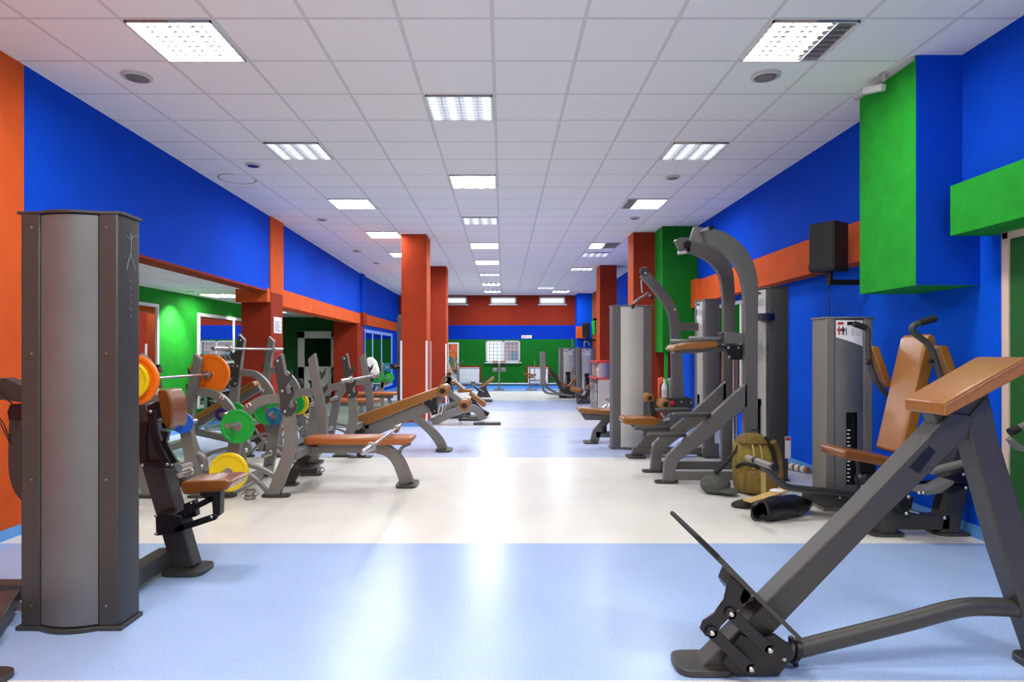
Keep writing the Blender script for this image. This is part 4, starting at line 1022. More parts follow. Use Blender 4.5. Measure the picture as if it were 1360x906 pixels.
m.cyl(W(608, 496, 23.3), (WX(608, 23.3), 23.3, 0), .03, 8); m.lathe([(.15, 0), (.15, .03)], (WX(608, 23.3), 23.3, 0), 'Z', 20)
single('coat_stand', m, 'frame', 'slim grey stand beside the white framed mirror at the far wall', 'stand')
# ================================================================ right foreground machine (angled row bench)
Y = 2.68
root = thing('angled_row_machine', 'large dark grey angled machine with a wide tan pad at the right front', 'gym machine', (WX(1180, Y), Y + .05, 0))
T = .11
m = MB(); m.px([(925, 897), (925, 893), (1144.5, 673), (1246, 566), (1262, 548), (1292, 552), (1286, 580), (1172, 690), (1044.5, 823.5), (972, 897)], Y, T); obj('main_beam', m, 'frame_dk', root, bevel=.006)
m = MB(); m.px([(1288, 552), (1310, 527), (1318.5, 545), (1325.4, 579), (1338, 620), (1360, 687), (1386, 765), (1428, 892), (1386, 892), (1333, 739), (1288, 578)], Y + .005, T - .01); obj('rear_leg', m, 'frame_dk', root, bevel=.006)
m = MB(); m.px([(1240, 550), (1313, 522), (1322, 575), (1290, 584), (1246, 568)], Y + .015, T - .03); obj('pad_bracket', m, 'frame_dk', root, bevel=.004)
# inset cover plate on the beam
m = MB(); m.px([(1207, 621), (1234, 592), (1243, 600), (1221, 629)], Y - .003, .004); obj('cover_plate', m, 'black', root, bevel=.001)
# pad
Yp = 2.60
m = MB(); m.px([(1253.5, 536), (1256, 533), (1356, 476), (1363, 474), (1366, 482), (1362, 497), (1258, 553), (1254, 552)], Yp, .255); obj('chest_pad', m, 'tan_dk' if False else 'tan', root, bevel=.025, seg=6, angle=60)
m = MB(); m.tube([W(1255, 540, Yp - .001), W(1310, 508, Yp - .001), W(1362, 479, Yp - .001)], .0025, 6, smooth=False); obj('pad_seam', m, 'tan_dk', root)
# feet
m = MB(); foot(m, WX(938, Y), Y + .055, .25, .20, .03); obj('foot_plate', m, 'frame_dk', root, bevel=.005)
m = MB(); foot(m, WX(1412, Y), Y + .055, .25, .20, .03); obj('foot_plate', m, 'frame_dk', root, bevel=.005)
# foot platform, seen on edge
Yq = 2.56
m = MB(); m.px([(924.5, 715), (928, 712), (960, 742), (1000, 783), (1066, 848), (1063, 853), (996, 788), (955, 747)], Yq, .38); obj('foot_platform', m, 'frame_dk', root, bevel=.003)
m = MB(); m.px([(924, 716), (925, 711.5), (930, 712), (958, 739.5), (953, 745)], Yq - .012, .40); obj('rubber_edge', m, 'rubber', root, bevel=.005, seg=3)
# adjuster plates and links
for yy in (2.60, 2.84):
    m = MB(); m.px([(969, 765), (975, 768), (999, 790), (990, 805), (975, 815), (958, 832), (952, 843), (938, 846), (930, 836), (934, 825), (949, 815), (962, 797)], yy, .015); obj('adjuster_plate', m, 'black', root, bevel=.003)
for yy in (2.585, 2.865):
    for a in ((971.5, 816, 1023, 864), (946, 841, 998, 889)):
        obj('link_bar', link(*a, yy, .048, .014), 'black', root, bevel=.003)
m = MB(); m.px([(988, 780), (1003, 797), (985, 803), (982, 795)], 2.60, .26); obj('platform_gusset', m, 'black', root, bevel=.002)
for yy in (2.64, 2.80):
    m = MB()
    outer = [(985, 845), (1000, 850), (1029, 842), (1040, 850), (1052, 858), (1054, 872), (1046, 884), (1034, 898), (975, 898), (960, 880)]
    m.px(outer, yy, .012); obj('gusset_plate', m, 'black', root, bevel=.003)
m = MB()
for a, b in ((971.5, 816), (946, 841), (1023, 864), (998, 889)): bolt_geo(m, a, b, 2.585, .0105)
obj('bolt', m, 'chrome', root)
m = MB(); bolt_geo(m, 1041, 875, 2.64, .010); obj('bolt', m, 'frame', root)
m = MB(); m.tube([W(1045, 866, 2.73), W(1100, 852, 2.73), W(1200, 827, 2.73), W(1255, 812, 2.73), W(1285, 806.5, 2.73), W(1320, 806, 2.73), W(1362, 809, 2.73), W(1470, 822, 2.73)], .0385, 20); obj('curved_tube', m, 'frame_dk', root)
m = MB(); m.lathe([(.045, 0), (.052, .006), (.052, .026), (.045, .032)], (0, 0, 0), 'X', 20)
for i, v in enumerate(m.v):
    a = .25; x, y, z = v; m.v[i] = (x * math.cos(a) - z * math.sin(a) * -1, y, z * math.cos(a) + x * math.sin(a))
m.xf(W(1050, 865, 2.73)); m.cyl(W(1050, 846, 2.73), W(1057, 884, 2.73), .012, 10); obj('collar_clamp', m, 'black', root)

# ================================================================ chest machine with arm pads
Y = 4.7
root = thing('arm_pad_machine', 'grey seated chest machine with a tan back pad and two padded arms', 'gym machine', (WX(1215, Y), Y + .1, 0))
tower(root, WX(1128, 5.42) , 5.42, 0, .42, .22, WZ(421, 5.42), panel='silver_dk', slot=(-.035, .06, .22, .84), decal=.22, bulge=.02)
m = MB(); m.px([(1171, 709), (1177, 668), (1196, 680), (1245, 686), (1262, 684), (1262, 704), (1240, 704), (1190, 704), (1189, 709)], 4.66, .12); obj('base_beam', m, 'frame_dk', root, bevel=.006)
m = MB(); m.px([(1250, 708), (1263, 620), (1272, 590), (1276, 560), (1290, 560), (1290, 600), (1293, 622), (1274, 708)], 4.66, .14); obj('upright', m, 'frame_dk', root, bevel=.006)
m = MB(); m.px([(1176, 676), (1199, 640), (1207, 622), (1216, 627), (1207, 662), (1190, 700)], 4.72, .08); obj('seat_post', m, 'frame_dk', root, bevel=.006)
m = MB(); foot(m, WX(1177, 4.70), 4.74, .25, .20); foot2 = obj('foot_plate', m, 'frame_dk', root)
m = MB(); foot(m, WX(1262, 4.74), 4.76, .27, .20); obj('foot_plate', m, 'frame_dk', root)
m = MB(); m.px([(1229.5, 449), (1196, 596), (1194, 602), (1200, 605), (1212, 600), (1246, 462), (1243, 448), (1236, 442.5)], 4.58, .30); obj('back_pad', m, 'tan', root, bevel=.045, seg=5, angle=60)
m = MB(); m.px([(1121, 599), (1124, 597), (1200, 611), (1210, 616), (1206, 626), (1122, 610), (1119, 605)], 4.60, .34); obj('seat_pad', m, 'tan_dk', root, bevel=.022, seg=4, angle=60)
m = MB(); m.lathe([(.05, -.05), (.065, -.04), (.065, .04), (.05, .05)], W(1150, 638, 4.78), 'Y', 22); m.px([(1140, 612), (1164, 618), (1160, 652), (1146, 648)], 4.78, .05); m.tube([W(1141, 655, 4.72), W(1137, 635, 4.72), W(1143, 618, 4.72)], .008, 8); obj('seat_adjuster', m, 'black', root, bevel=.002)
m = MB(); bolt_geo(m, 1147, 647, 4.74, .018); obj('bolt', m, 'chrome', root)
# arms (far one on the left, near one in front of the back pad)
def arm(pts, Y, grip, padpts, side, clips):
    m = MB(); m.tube([W(a, b, Y) for a, b in pts], .021, 14); ar = obj('arm_tube', m, 'frame_dk', root)
    m = MB(); m.tube([W(a, b, Y - .005 * i) for i, (a, b) in enumerate(grip)], .024, 14, smooth=False); obj('hand_grip', m, 'rubber', ar)
    m = MB(); m.px(padpts, Y - .02, .07); obj('arm_pad', m, 'tan', root, bevel=.018, seg=4, angle=60)
    m = MB()
    for a, b, c, d in clips: m.cyl(W(a, b, Y), W(c, d, Y), .008, 8)
    obj('pad_clip', m, 'chrome', ar)
arm([(1137, 431), (1149, 435), (1153, 441), (1152.5, 458), (1155.5, 483), (1165, 509), (1184, 528), (1205, 536)], 5.0, [(1134, 430), (1150, 435.5)], [(1157, 462), (1160, 459), (1168, 460.5), (1186, 511), (1183, 516), (1177, 515)], -1, [(1150, 464, 1163, 467), (1168, 509, 1178, 511)])
arm([(1238, 424), (1222, 429), (1213, 433), (1212, 440), (1220, 447), (1234, 459), (1243, 480), (1249, 500), (1262, 540), (1278, 565)], 4.40, [(1242, 423), (1222, 429)], [(1247, 461), (1250, 458.5), (1259, 459), (1268, 484), (1272, 500), (1262, 503)], 1, [(1234, 464, 1248, 468)])
m = MB(); m.lathe([(.012, -.02), (.018, 0)], W(1236, 480, 4.38), 'Y', 12); obj('pivot_knob', m, 'black', root)
m = MB(); m.lathe([(.022, -.03), (.022, .0)], W(1153, 481, 4.97), 'Y', 12); obj('pivot_knob', m, 'black', root)
m = MB(); m.tube([W(1232, 548, 4.5), W(1237, 558, 4.5), W(1246, 562, 4.5)], .022, 10); obj('pivot_joint', m, 'black', root)
m = MB(); m.cyl(W(1236, 626, 4.45), W(1291, 612, 4.45), .026, 14); obj('lever_bar', m, 'frame', root)
m = MB(); m.px([(1220, 650), (1231, 652), (1250, 648), (1268, 639), (1266, 644), (1250, 655), (1232, 658), (1220, 655)], 4.45, .16); obj('foot_pedal', m, 'frame', root, bevel=.003)
m = MB(); m.px([(1216, 640), (1235, 645), (1275, 630), (1292, 622), (1290, 645), (1262, 655), (1248, 640)], 4.62, .05); m.px([(1191, 668), (1205, 655), (1214, 662), (1208, 688), (1198, 684)], 4.55, .08); m.px([(1240, 676), (1247, 655), (1253, 655), (1247, 678)], 4.6, .03)
obj('linkage', m, 'black', root, bevel=.003)
m = MB()
for a, b in ((1221, 655), (1227, 655), (1207, 660), (1204, 682), (1255, 688), (1280, 630), (1283, 648)): bolt_geo(m, a, b, 4.44, .011)
m.cyl(W(1208, 678, 4.5), W(1220, 681, 4.5), .010, 8)
obj('bolt', m, 'chrome', root)
# floor-level handle arm in front of its tower
m = MB(); m.tube([W(1012, 617, 5.0), W(1024, 629, 5.0), (WX(1040, 5.0), 5.0, WZ(644, 5.0)), W(1056, 648.5, 5.05), W(1086, 651.5, 5.1), W(1120, 655, 5.15), W(1146, 660, 5.2)], .028, 16); hb = obj('handle_arm', m, 'frame_dk', root)
m = MB(); m.cyl(W(993, 608, 5.15), W(1028, 620.5, 4.72), .026, 18); obj('foam_grip', m, 'frame', hb)
m = MB(); m.cyl(W(1026.5, 620, 4.74), W(1029.5, 621, 4.70), .030, 18); m.cyl(W(1002, 611.5, 5.02), W(1004, 612, 5.0), .030, 18); obj('grip_end', m, 'black', hb)
m = MB(); m.px([(1080, 655), (1110, 654), (1140, 657), (1150, 668), (1140, 674), (1096, 676), (1080, 668)], 5.15, .2); obj('pivot_box', m, 'frame_dk', root, bevel=.006)
m = MB()
for a, b in ((1116, 661), (1125, 670), (1139, 656)): bolt_geo(m, a, b, 5.13, .012)
obj('bolt', m, 'chrome', root)

# ================================================================ pull-up and dip station
Y0, Y1 = 6.55, 7.15
root = thing('pull_up_station', 'tall grey pull-up and dip station with two curved uprights and step plates', 'gym machine', (WX(950, 6.8), 6.85, 0))
tower(root, WX(1022, 6.66) - .0, 6.87, -PI / 2, .40, .20, 2.04, panel='silver', slot=(-.05, .05, .42, .85), decal=.30, frame='frame_dk', bulge=.03)
m = MB()
def curve_upright(pts, Y): 
    m = MB(); m.pribbon(pts, Y, .075); return m
obj('curved_upright', curve_upright([(920, 309, 18), (930, 312, 21), (955, 318, 24), (975, 331, 24), (990, 352, 23), (997, 380, 20), (998.5, 430, 17), (998, 500, 17), (997, 560, 17), (997, 630, 17)], Y0), 'frame_md', root, bevel=.006)
obj('curved_upright', curve_upright([(900, 326, 15), (908, 324, 18), (930, 330, 20), (948, 339, 21), (961, 354, 20), (967, 375, 17), (969, 420, 15), (968.5, 500, 15), (967, 560, 15), (967, 620, 15)], Y1), 'frame_md', root, bevel=.006)
for nm, a, b, Y in (('top_grip', (930, 308), (940, 313.5), Y0), ('top_grip', (902, 336), (899, 342), Y1)):
    m = MB(); c = Vector(W(a[0], a[1], Y)); m.cyl((c.x, Y + .02, c.z), (c.x + .04, Y - .22, c.z + (.0 if Y == Y0 else -.02)), .020, 14); g = obj(nm, m, 'chrome', root)
    m = MB(); m.cyl((c.x + .037, Y - .205, c.z), (c.x + .041, Y - .23, c.z), .023, 14); obj('grip_end', m, 'black', g)
m = MB(); c = W(912, 325, Y1); m.lathe([(.03, -.05), (.04, -.04), (.04, 0)], c, 'Y', 16); obj('pulley', m, 'black', root)
for Y, dx, lab in ((Y0, 0, ''), (Y1, 0, '')):
    if Y == Y0: pts = [(993, 508), (968, 530), (944.7, 552), (918, 576), (897, 595.5), (887, 605), (883, 616), (881.5, 641), (896.5, 641), (897.5, 622), (902, 613), (912, 605), (942, 582), (993, 540)]
    else: pts = [(965, 506), (940, 529), (918, 549), (895, 567), (880, 578), (871, 587), (866.5, 598), (864.5, 626), (878, 626), (879, 606), (884, 597), (893, 589), (925, 565), (965, 535)]
    m = MB(); m.px(pts, Y, .075); obj('step_leg', m, 'frame_md', root, bevel=.006, angle=30)
    m = MB(); xf = WX(886 if Y == Y0 else 868, Y); foot(m, xf, Y + .04, .24, .13); obj('foot_plate', m, 'frame_dk', root)
    m = MB(); a = WX(895 if Y == Y0 else 876, Y); m.bb(a, 2.85, Y + .01, Y + .065, .03, .12); obj('base_beam', m, 'frame_md', root, bevel=.005)
def step(x0, x1, py, Y):
    m = MB(); z = WZ(py, Y); a, b = WX(x0, Y), WX(x1, Y); cx_ = (a + b) / 2
    pts = []
    for j in range(20):
        t = 2 * PI * j / 20; c, s = math.cos(t), math.sin(t)
        pts.append((cx_ + (b - a) / 2 * math.copysign(abs(c) ** .6, c), Y + .04 + .11 * math.copysign(abs(s) ** .6, s)))
    m.xy(pts, z - .016, z + .016); obj('step_plate', m, 'frame_dk', root, bevel=.006)
step(894, 945, 551, Y0); step(861, 912, 578, Y0); step(872, 919, 544.5, Y1); step(843, 890, 569, Y1)
m = MB(); m.px([(964, 441), (990, 443), (990, 457), (964, 456)], 6.60, .06); m.bb(WX(998, Y0) - .05, WX(998, Y0) + .04, Y0 + .05, Y1, WZ(456, Y0), WZ(443, Y0)); obj('cross_member', m, 'frame_md', root, bevel=.004)
m = MB(); m.bb(WX(998, Y0), 2.80, Y0 + .01, Y0 + .065, WZ(426, Y0), WZ(416, Y0)); m.bb(2.75, 2.80, Y0 + .01, 6.8, WZ(426, Y0), WZ(416, Y0)); obj('tie_bar', m, 'frame_md', root, bevel=.004)
m = MB(); m.px([(916, 447), (962, 447), (962, 452), (916, 452)], 6.72, .05); m.px([(891, 451), (940, 451), (940, 455), (891, 455)], 7.2, .05); obj('dip_rail', m, 'steel', root, bevel=.008)
m = MB(); m.px([(958, 442), (966, 440), (966, 455), (960, 456)], 6.66, .14); obj('rail_clamp', m, 'frame_dk', root, bevel=.004)
m = MB(); m.px([(893.5, 463), (898, 458), (915, 455), (950, 453), (955, 456), (954, 461), (930, 464), (896, 466)], 6.68, .34); obj('knee_pad', m, 'tan', root, bevel=.018, seg=4, angle=60)
m = MB(); m.px([(895, 466), (954, 461.5), (962, 463), (962, 467), (940, 468), (896, 470.5)], 6.76, .12); obj('pad_arm', m, 'frame_md', root, bevel=.003)
m = MB(); m.px([(954, 458), (968, 460), (990, 457), (990, 478), (970, 478), (964, 464)], 6.64, .08); obj('pivot_bracket', m, 'black', root, bevel=.003)
m = MB()
for a, b in ((968, 462), (969, 474), (988, 474), (981, 462), (988, 510), (962.5, 508)): bolt_geo(m, a, b, 6.63, .014)
obj('bolt', m, 'chrome', root)
m = MB(); m.cyl(W(975, 470, 7.0), (WX(975, 7.0), 7.0, .08), .018, 10); m.cyl(W(979, 470, 7.05), (WX(979, 7.05), 7.05, .08), .010, 10); obj('guide_rod', m, 'chrome', root)
m = MB(); m.bb(2.945, 3.005, 6.650, 6.655, WZ(609, 6.65), WZ(580, 6.65)); 
st = obj('serial_label', m, 'paper', root)
m = MB(); m.bb(2.95, 3.0, 6.647, 6.65, WZ(585, 6.65), WZ(581, 6.65)); obj('label_print', m, 'inkred', st)

# ================================================================ lat pulldown machine
Y = 8.3
root = thing('lat_pulldown_machine', 'grey pulldown machine with a bent top arm, curved bar and tan seat', 'gym machine', (WX(870, Y), Y, 0))
tower(root, WX(936, 8.1), 8.32, -PI / 2, .44, .19, 2.03, panel='silver', slot=(-.05, .05, .3, .8), decal=.30, frame='frame_md', bulge=.02)
m = MB(); m.pribbon([(855, 363, 12), (862, 370, 12), (880, 391, 13), (892, 410, 13), (897, 430, 13), (899, 470, 14), (902, 535, 15)], Y, .08); obj('bent_arm', m, 'frame_md', root, bevel=.005)
m = MB(); m.lathe([(.05, 0), (.058, .008), (.058, .03), (.05, .04)], W(856, 360, Y - .02), 'Y', 22); m.lathe([(.05, 0), (.058, .008), (.058, .03), (.05, .04)], W(856, 360, Y + .06), 'Y', 22); obj('pulley', m, 'frame_dk', root)
m = MB(); bolt_geo(m, 896.5, 411, Y, .014); bolt_geo(m, 857.5, 363, Y - .02, .014); obj('bolt', m, 'chrome', root)
m = MB(); m.bb(WX(901, Y), WX(936, 8.1), Y + .01, Y + .07, WZ(439, Y), WZ(429, Y)); obj('tie_bar', m, 'frame_md', root, bevel=.004)
m = MB()
for k in range(6):
    c = W(851.8 + .2 * k, 373 + k * 2.8, Y); m.lathe([(.008, -.006), (.015, 0), (.008, .006)], c, 'Y', 8) if k % 2 else m.lathe([(.006, -.016), (.013, 0), (.006, .016)], c, 'Z', 8)
m.cyl(W(851.8, 371, Y), W(853, 390, Y), .005, 6); obj('chain', m, 'chrome', root)
m = MB(); m.tube([W(840, 409, Y - .02), W(842.5, 402, Y), W(848, 397, Y), W(855, 393.5, Y + .02), W(861, 390, Y + .04), W(866, 396, Y + .05)], .017, 10); pb = obj('curved_bar', m, 'steel', root)
m = MB(); m.cyl(W(840.2, 409.5, Y - .02), W(841.5, 404, Y - .01), .021, 10); obj('bar_grip', m, 'rubber', pb); m = MB(); m.cyl(W(864, 393.5, Y + .045), W(866.5, 397, Y + .05), .021, 10); obj('bar_grip', m, 'rubber', pb)
m = MB(); m.px([(868, 532), (878, 528), (906, 529), (911, 527), (920, 530), (922, 536), (919, 543), (885, 544), (870, 545)], Y - .02, .02); obj('mount_plate', m, 'frame_dk', root, bevel=.003)
m = MB(); m.px([(884, 545), (905, 543), (906, 565), (890, 590), (878, 600), (870, 590), (884, 566)], Y, .08); m.px([(846, 600), (870, 580), (870, 568), (884, 572), (880, 590), (845, 612), (835, 610)], Y - .03, .07) if False else m.pribbon([(884, 562, 14), (868, 578, 13), (852, 595, 12), (842, 608, 12)], Y - .06, .07); obj('seat_frame', m, 'frame_md', root, bevel=.004)
m = MB(); m.lathe([(.020, -.03), (.028, -.02), (.028, 0)], W(893, 535.5, Y - .02), 'Y', 16); obj('pin_knob', m, 'redknob', root)
m = MB(); bolt_geo(m, 905.5, 534, Y - .02, .014); bolt_geo(m, 918.5, 535, Y - .02, .014); obj('bolt', m, 'chrome', root)
for px_, py_, r_, dy in ((864, 529, .06, .15), (876.5, 535, .072, -.17)):
    m = MB()
    roller(root, WX(px_, Y), Y + dy - .12, Y + dy + .12, WZ(py_, Y), r_)
m = MB(); m.px([(862, 534), (870, 534), (874, 556), (864, 556)], Y + .1, .05); obj('roller_post', m, 'redtrim' if False else 'frame_dk', root)
m = MB(); m.px([(827, 556), (830, 554.5), (870, 554.5), (877, 557), (877, 564), (868, 567), (830, 564), (827.5, 561)], Y - .2, .32); obj('seat_pad', m, 'tan', root, bevel=.022, seg=4, angle=60)
m = MB(); m.px([(838, 565), (878, 567), (878, 571), (846, 571)], Y - .09, .1); obj('seat_plate', m, 'frame_dk', root)
m = MB(); m.bb(WX(845, 8.02), 2.6, 8.22, 8.30, .03, .12); obj('base_beam', m, 'frame_md', root, bevel=.005)
m = MB(); foot(m, WX(845, 8.15), 8.2, .24, .3); obj('foot_plate', m, 'frame_dk', root)
m = MB(); m.bb(WX(949.5, 8.09), WX(955.5, 8.09), 8.093, 8.097, WZ(589, 8.1), WZ(565, 8.1)); obj('serial_label', m, 'paper', root)
m = MB(); m.cyl(W(880, 558, Y - .1), W(889, 556, Y - .1), .022, 10); m.tube([W(878, 548, Y - .15), W(883, 555, Y - .15), W(890, 550, Y - .12)], .015, 8); obj('chrome_lever', m, 'chrome', root)
# bottle standing on its bracket
def bottle(x, y, z, h, label, group=None, cap='white'):
    root = thing('water_bottle', label, 'bottle', (x, y, z), group); r = h * .15
    m = MB(); m.lathe([(r * .9, 0), (r, h * .03), (r, h * .62), (r * .8, h * .72), (r * .38, h * .86), (r * .36, h * .93)], (x, y, z), 'Z', 18); obj('bottle_body', m, 'bottle', root)
    m = MB(); m.lathe([(r * .45, h * .93), (r * .45, h)], (x, y, z), 'Z', 14); obj('cap', m, cap, root)
    m = MB(); m.lathe([(r * 1.02, h * .25), (r * 1.02, h * .5)], (x, y, z), 'Z', 18); obj('bottle_label', m, 'offwhite', root)
    return root
bottle(WX(883, Y), Y + .02, WZ(530, Y), .25, 'clear water bottle standing on the pulldown machine beside the tan roller')
m = MB(); m.px([(874, 503), (880, 501), (884, 504), (880, 508), (876, 512), (875, 508)], Y + .12, .05); m.px([(874, 508), (877, 507), (877, 530), (874, 530)], Y + .13, .03)
single('orange_cloth', m, mat('orange_cloth', S(230, 110, 70), .8), 'small orange cloth hanging behind the bottle on the pulldown machine', 'cloth', bevel=.01)
m = MB(); m.px([(886, 504), (893, 502), (896, 506), (894, 512), (895, 530), (890, 530), (889, 510)], Y + .12, .06)
single('jacket', m, mat('grey_green_cloth', S(150, 170, 150), .85), 'pale grey green garment hung behind the bottle', 'clothing', bevel=.012)

# ================================================================ seated row machine with front-facing tower
Y = 8.85
root = thing('seated_row_machine', 'pale fronted weight tower with a tan padded bench on its far left side', 'gym machine', (WX(815, 9.1), 9.1, 0))
tower(root, (WX(812, Y) + WX(867, Y)) / 2, Y, 0, .56, .2, WZ(405.5, Y), panel='silver', frame='frame_md', bulge=.03)
Yb = 9.35
m = MB(); m.px([(768, 544), (771, 542), (812, 545), (830, 546), (830, 552), (812, 551), (772, 549.5), (768.5, 547)], Yb, .34); obj('bench_pad', m, 'tan', root, bevel=.02, seg=4, angle=60)
m = MB(); m.px([(772, 550), (830, 553), (830, 559), (777, 558)], Yb + .1, .12); m.px([(801, 557), (813, 557), (800, 572), (794, 590), (783, 590), (788, 572)], Yb + .12, .08); m.bb(WX(793, Yb), WX(835, Yb), Yb + .12, Yb + .2, .08, .17); obj('frame', m, 'frame_md', root, bevel=.004)
m = MB(); foot(m, WX(786, Yb), Yb + .16, .21, .32); obj('foot_plate', m, 'frame_dk', root)
m = MB(); m.px([(801, 568), (806, 565), (806, 575), (800, 576)], Yb, .06); obj('pedal', m, 'black', root)
m = MB()
for a in ((804, 530, 812, 534), (801, 542, 806, 538), (806, 543, 811, 537)): m.cyl(W(a[0], a[1], Yb + .5), W(a[2], a[3], Yb + .5), .02, 8)
obj('chrome_handle', m, 'chrome', root)

# ================================================================ refrigerated drinks display
root = thing('drinks_cabinet', 'two-tier pale grey drinks cabinet with red trim beside the far red column', 'cabinet', (2.05, 13.4, 0))
x0, x1, y0, y1 = 1.905, 2.32, 12.85, 14.0; z1 = WZ(504, 12.9); z2 = WZ(482, 12.9)
m = MB()
m.bb(x0 + .28, x1, y0, y0 + .03, .05, z1); m.bb(x0, x0 + .0 + .42, y0, y0 + .03, .05, z1) if False else m.bb(x0 + .02, x1, y0, y0 + .03, .05, z1)
m.bb(x0 + .02, x1, y1 - .03, y1, .05, z1); m.bb(x1 - .03, x1, y0, y1, .05, z1); m.bb(x0, x1, y0, y1, 0, .08)
obj('cabinet_body', m, 'silver', root, bevel=.004)
m = MB(); m.bb(x0 + .03, x1 - .11, y0 + .02, y0 + .05, z1, z2); m.bb(x0 + .03, x1 - .11, y1 - .2, y1 - .17, z1, z2); m.bb(x1 - .14, x1 - .11, y0 + .02, y1 - .17, z1, z2); obj('upper_tier', m, 'silver', root)
m = MB(); m.bb(x0 - .03, x1 + .01, y0 - .02, y1 + .02, z1, z1 + .03); obj('red_trim', m, 'redtrim', root, bevel=.006)
m = MB(); m.bb(x0 - .02, x1 - .08, y0 - .0, y1 - .15, z2, z2 + .035); obj('red_trim', m, 'redtrim', root, bevel=.006)
m = MB(); m.bb(x0 - .01, x0 + .02, y0, y1, .08, .13); obj('red_trim', m, 'redtrim', root, bevel=.006)
m = MB()
for z in (.3, .52): m.bb(x0 + .02, x1 - .03, y0 + .03, y1 - .03, z, z + .012)
obj('shelf', m, 'offwhite', root)
m = MB(); m.bb(x0 + .002, x0 + .008, y0 + .03, y1 - .03, .1, z1); obj('glass_front', m, 'glass', root)
gb = 'small bottles inside the drinks cabinet'
first = None
for z, n in ((.092, 5), (.315, 5), (.535, 5)):
    for k in range(n):
        p = (x0 + .10, y0 + .12 + k * .21, z)
        if first is None: first = bottle(p[0], p[1], p[2], .19, 'small bottle standing inside the drinks cabinet behind glass', gb, 'redtrim')
        else: dup(first, p, 'small bottle standing inside the drinks cabinet behind glass', gb)
for k in range(3): 
    bottle(x0 + .10, y0 + .10 + k * .22, z1 + .032, .25, 'tall clear bottle on top tier of the drinks cabinet', 'bottles on the cabinet top tier')

# ================================================================ far right machines
Y = 19.6
root = thing('leg_press_machine', 'pale fronted weight tower near the far wall with reclined tan seat', 'gym machine', (WX(755, Y), Y, 0))
tower(root, WX(755.5, Y), Y, 0, .58, .3, WZ(462, Y), panel='silver', slot=(-.1, .05, .25, .75), decal=.22, bulge=.03)
Ys = 19.0
m = MB(); m.px([(739, 506), (742, 506), (756, 512), (765, 499), (768, 498.5), (767, 503), (757, 514.5), (753, 514.5)], Ys, .4); obj('seat_pad', m, 'tan', root, bevel=.03, seg=3)
m = MB(); m.px([(735, 496), (741, 499), (744, 502), (741, 503), (736, 500)], Ys, .35); obj('calf_pad', m, 'tan_or', root, bevel=.02)
m = MB(); m.px([(750, 514), (765, 513), (762, 527), (755, 528), (748, 522)], Ys + .05, .2); m.px([(743, 535), (749, 524), (755, 524), (750, 531)], 18.7, .3); m.bb(WX(743, 18.7), WX(764, 18.7), 18.7, 19.0, 0, .1); obj('frame', m, 'frame_dk', root, bevel=.01)
for a, yy in ((0, 18.7), (4, 19.1)):
    m = MB(); m.tube([W(719 + a, 506, yy), W(721 + a, 517 - a, yy), W(727 + a, 522 - a, yy), W(745, 524, yy), W(760, 526, yy)], .035, 8); obj('curved_tube', m, 'frame', root)
m = MB(); m.px([(728, 488), (736, 494), (743, 505), (750, 520), (745, 521), (738, 508), (730, 496)], Ys, .1); obj('lever_arm', m, 'frame_dk', root)
m = MB(); m.px([(718, 467), (724.5, 467), (725, 490), (724, 508), (718.5, 508)], 18.2, .35); obj('foot_panel', m, 'frame', root, bevel=.01)
Y = 18.2
root = thing('leg_curl_machine', 'pale fronted weight tower nearer the drinks cabinet with a single tan roll pad', 'gym machine', (WX(778, Y), Y, 0))
tower(root, WX(779, Y), Y, 0, .46, .3, WZ(462.5, Y), panel='silver', slot=(-.06, .08, .25, .75), decal=.2, bulge=.03)
m = MB(); m.cyl(W(759, 516, 17.4), W(773, 520, 17.2), .075, 16); obj('roll_pad', m, 'tan', root)
m = MB(); m.cyl(W(780, 515, 17.0), W(788, 509, 17.4), .06, 12); m.px([(790, 510), (795, 500), (799, 500), (794, 514)], 17.0, .2); obj('back_pad', m, 'tan', root, bevel=.01)
m = MB(); m.px([(764, 522), (774, 526), (780, 524), (782, 535), (775, 540), (768, 534)], 17.0, .2); m.px([(766, 541), (771, 530), (779, 532), (774, 541)], 16.6, .3); m.px([(777, 524), (783, 513), (789, 514), (783, 528)], 17, .1); m.bb(WX(766, 16.8), WX(786, 16.8), 16.6, 17.0, 0, .1); obj('frame', m, 'frame_dk', root, bevel=.01)
m = MB(); m.px([(761, 466), (765, 466), (765, 485), (761, 498), (758, 498), (762, 484)], 17.9, .1); m.px([(765.5, 461), (768.5, 461), (769, 530), (766, 530)], 17.6, .12); obj('swing_arm', m, 'frame', root)
m = MB(); m.tube([W(776, 461.5, 18.2), W(777, 454, 18.2), W(782, 455, 18.2), W(783, 460, 18.2)], .025, 8); m.cyl(W(760, 461, 18.6), W(760, 449, 18.6), .02, 8); obj('top_bar', m, 'steel', root)

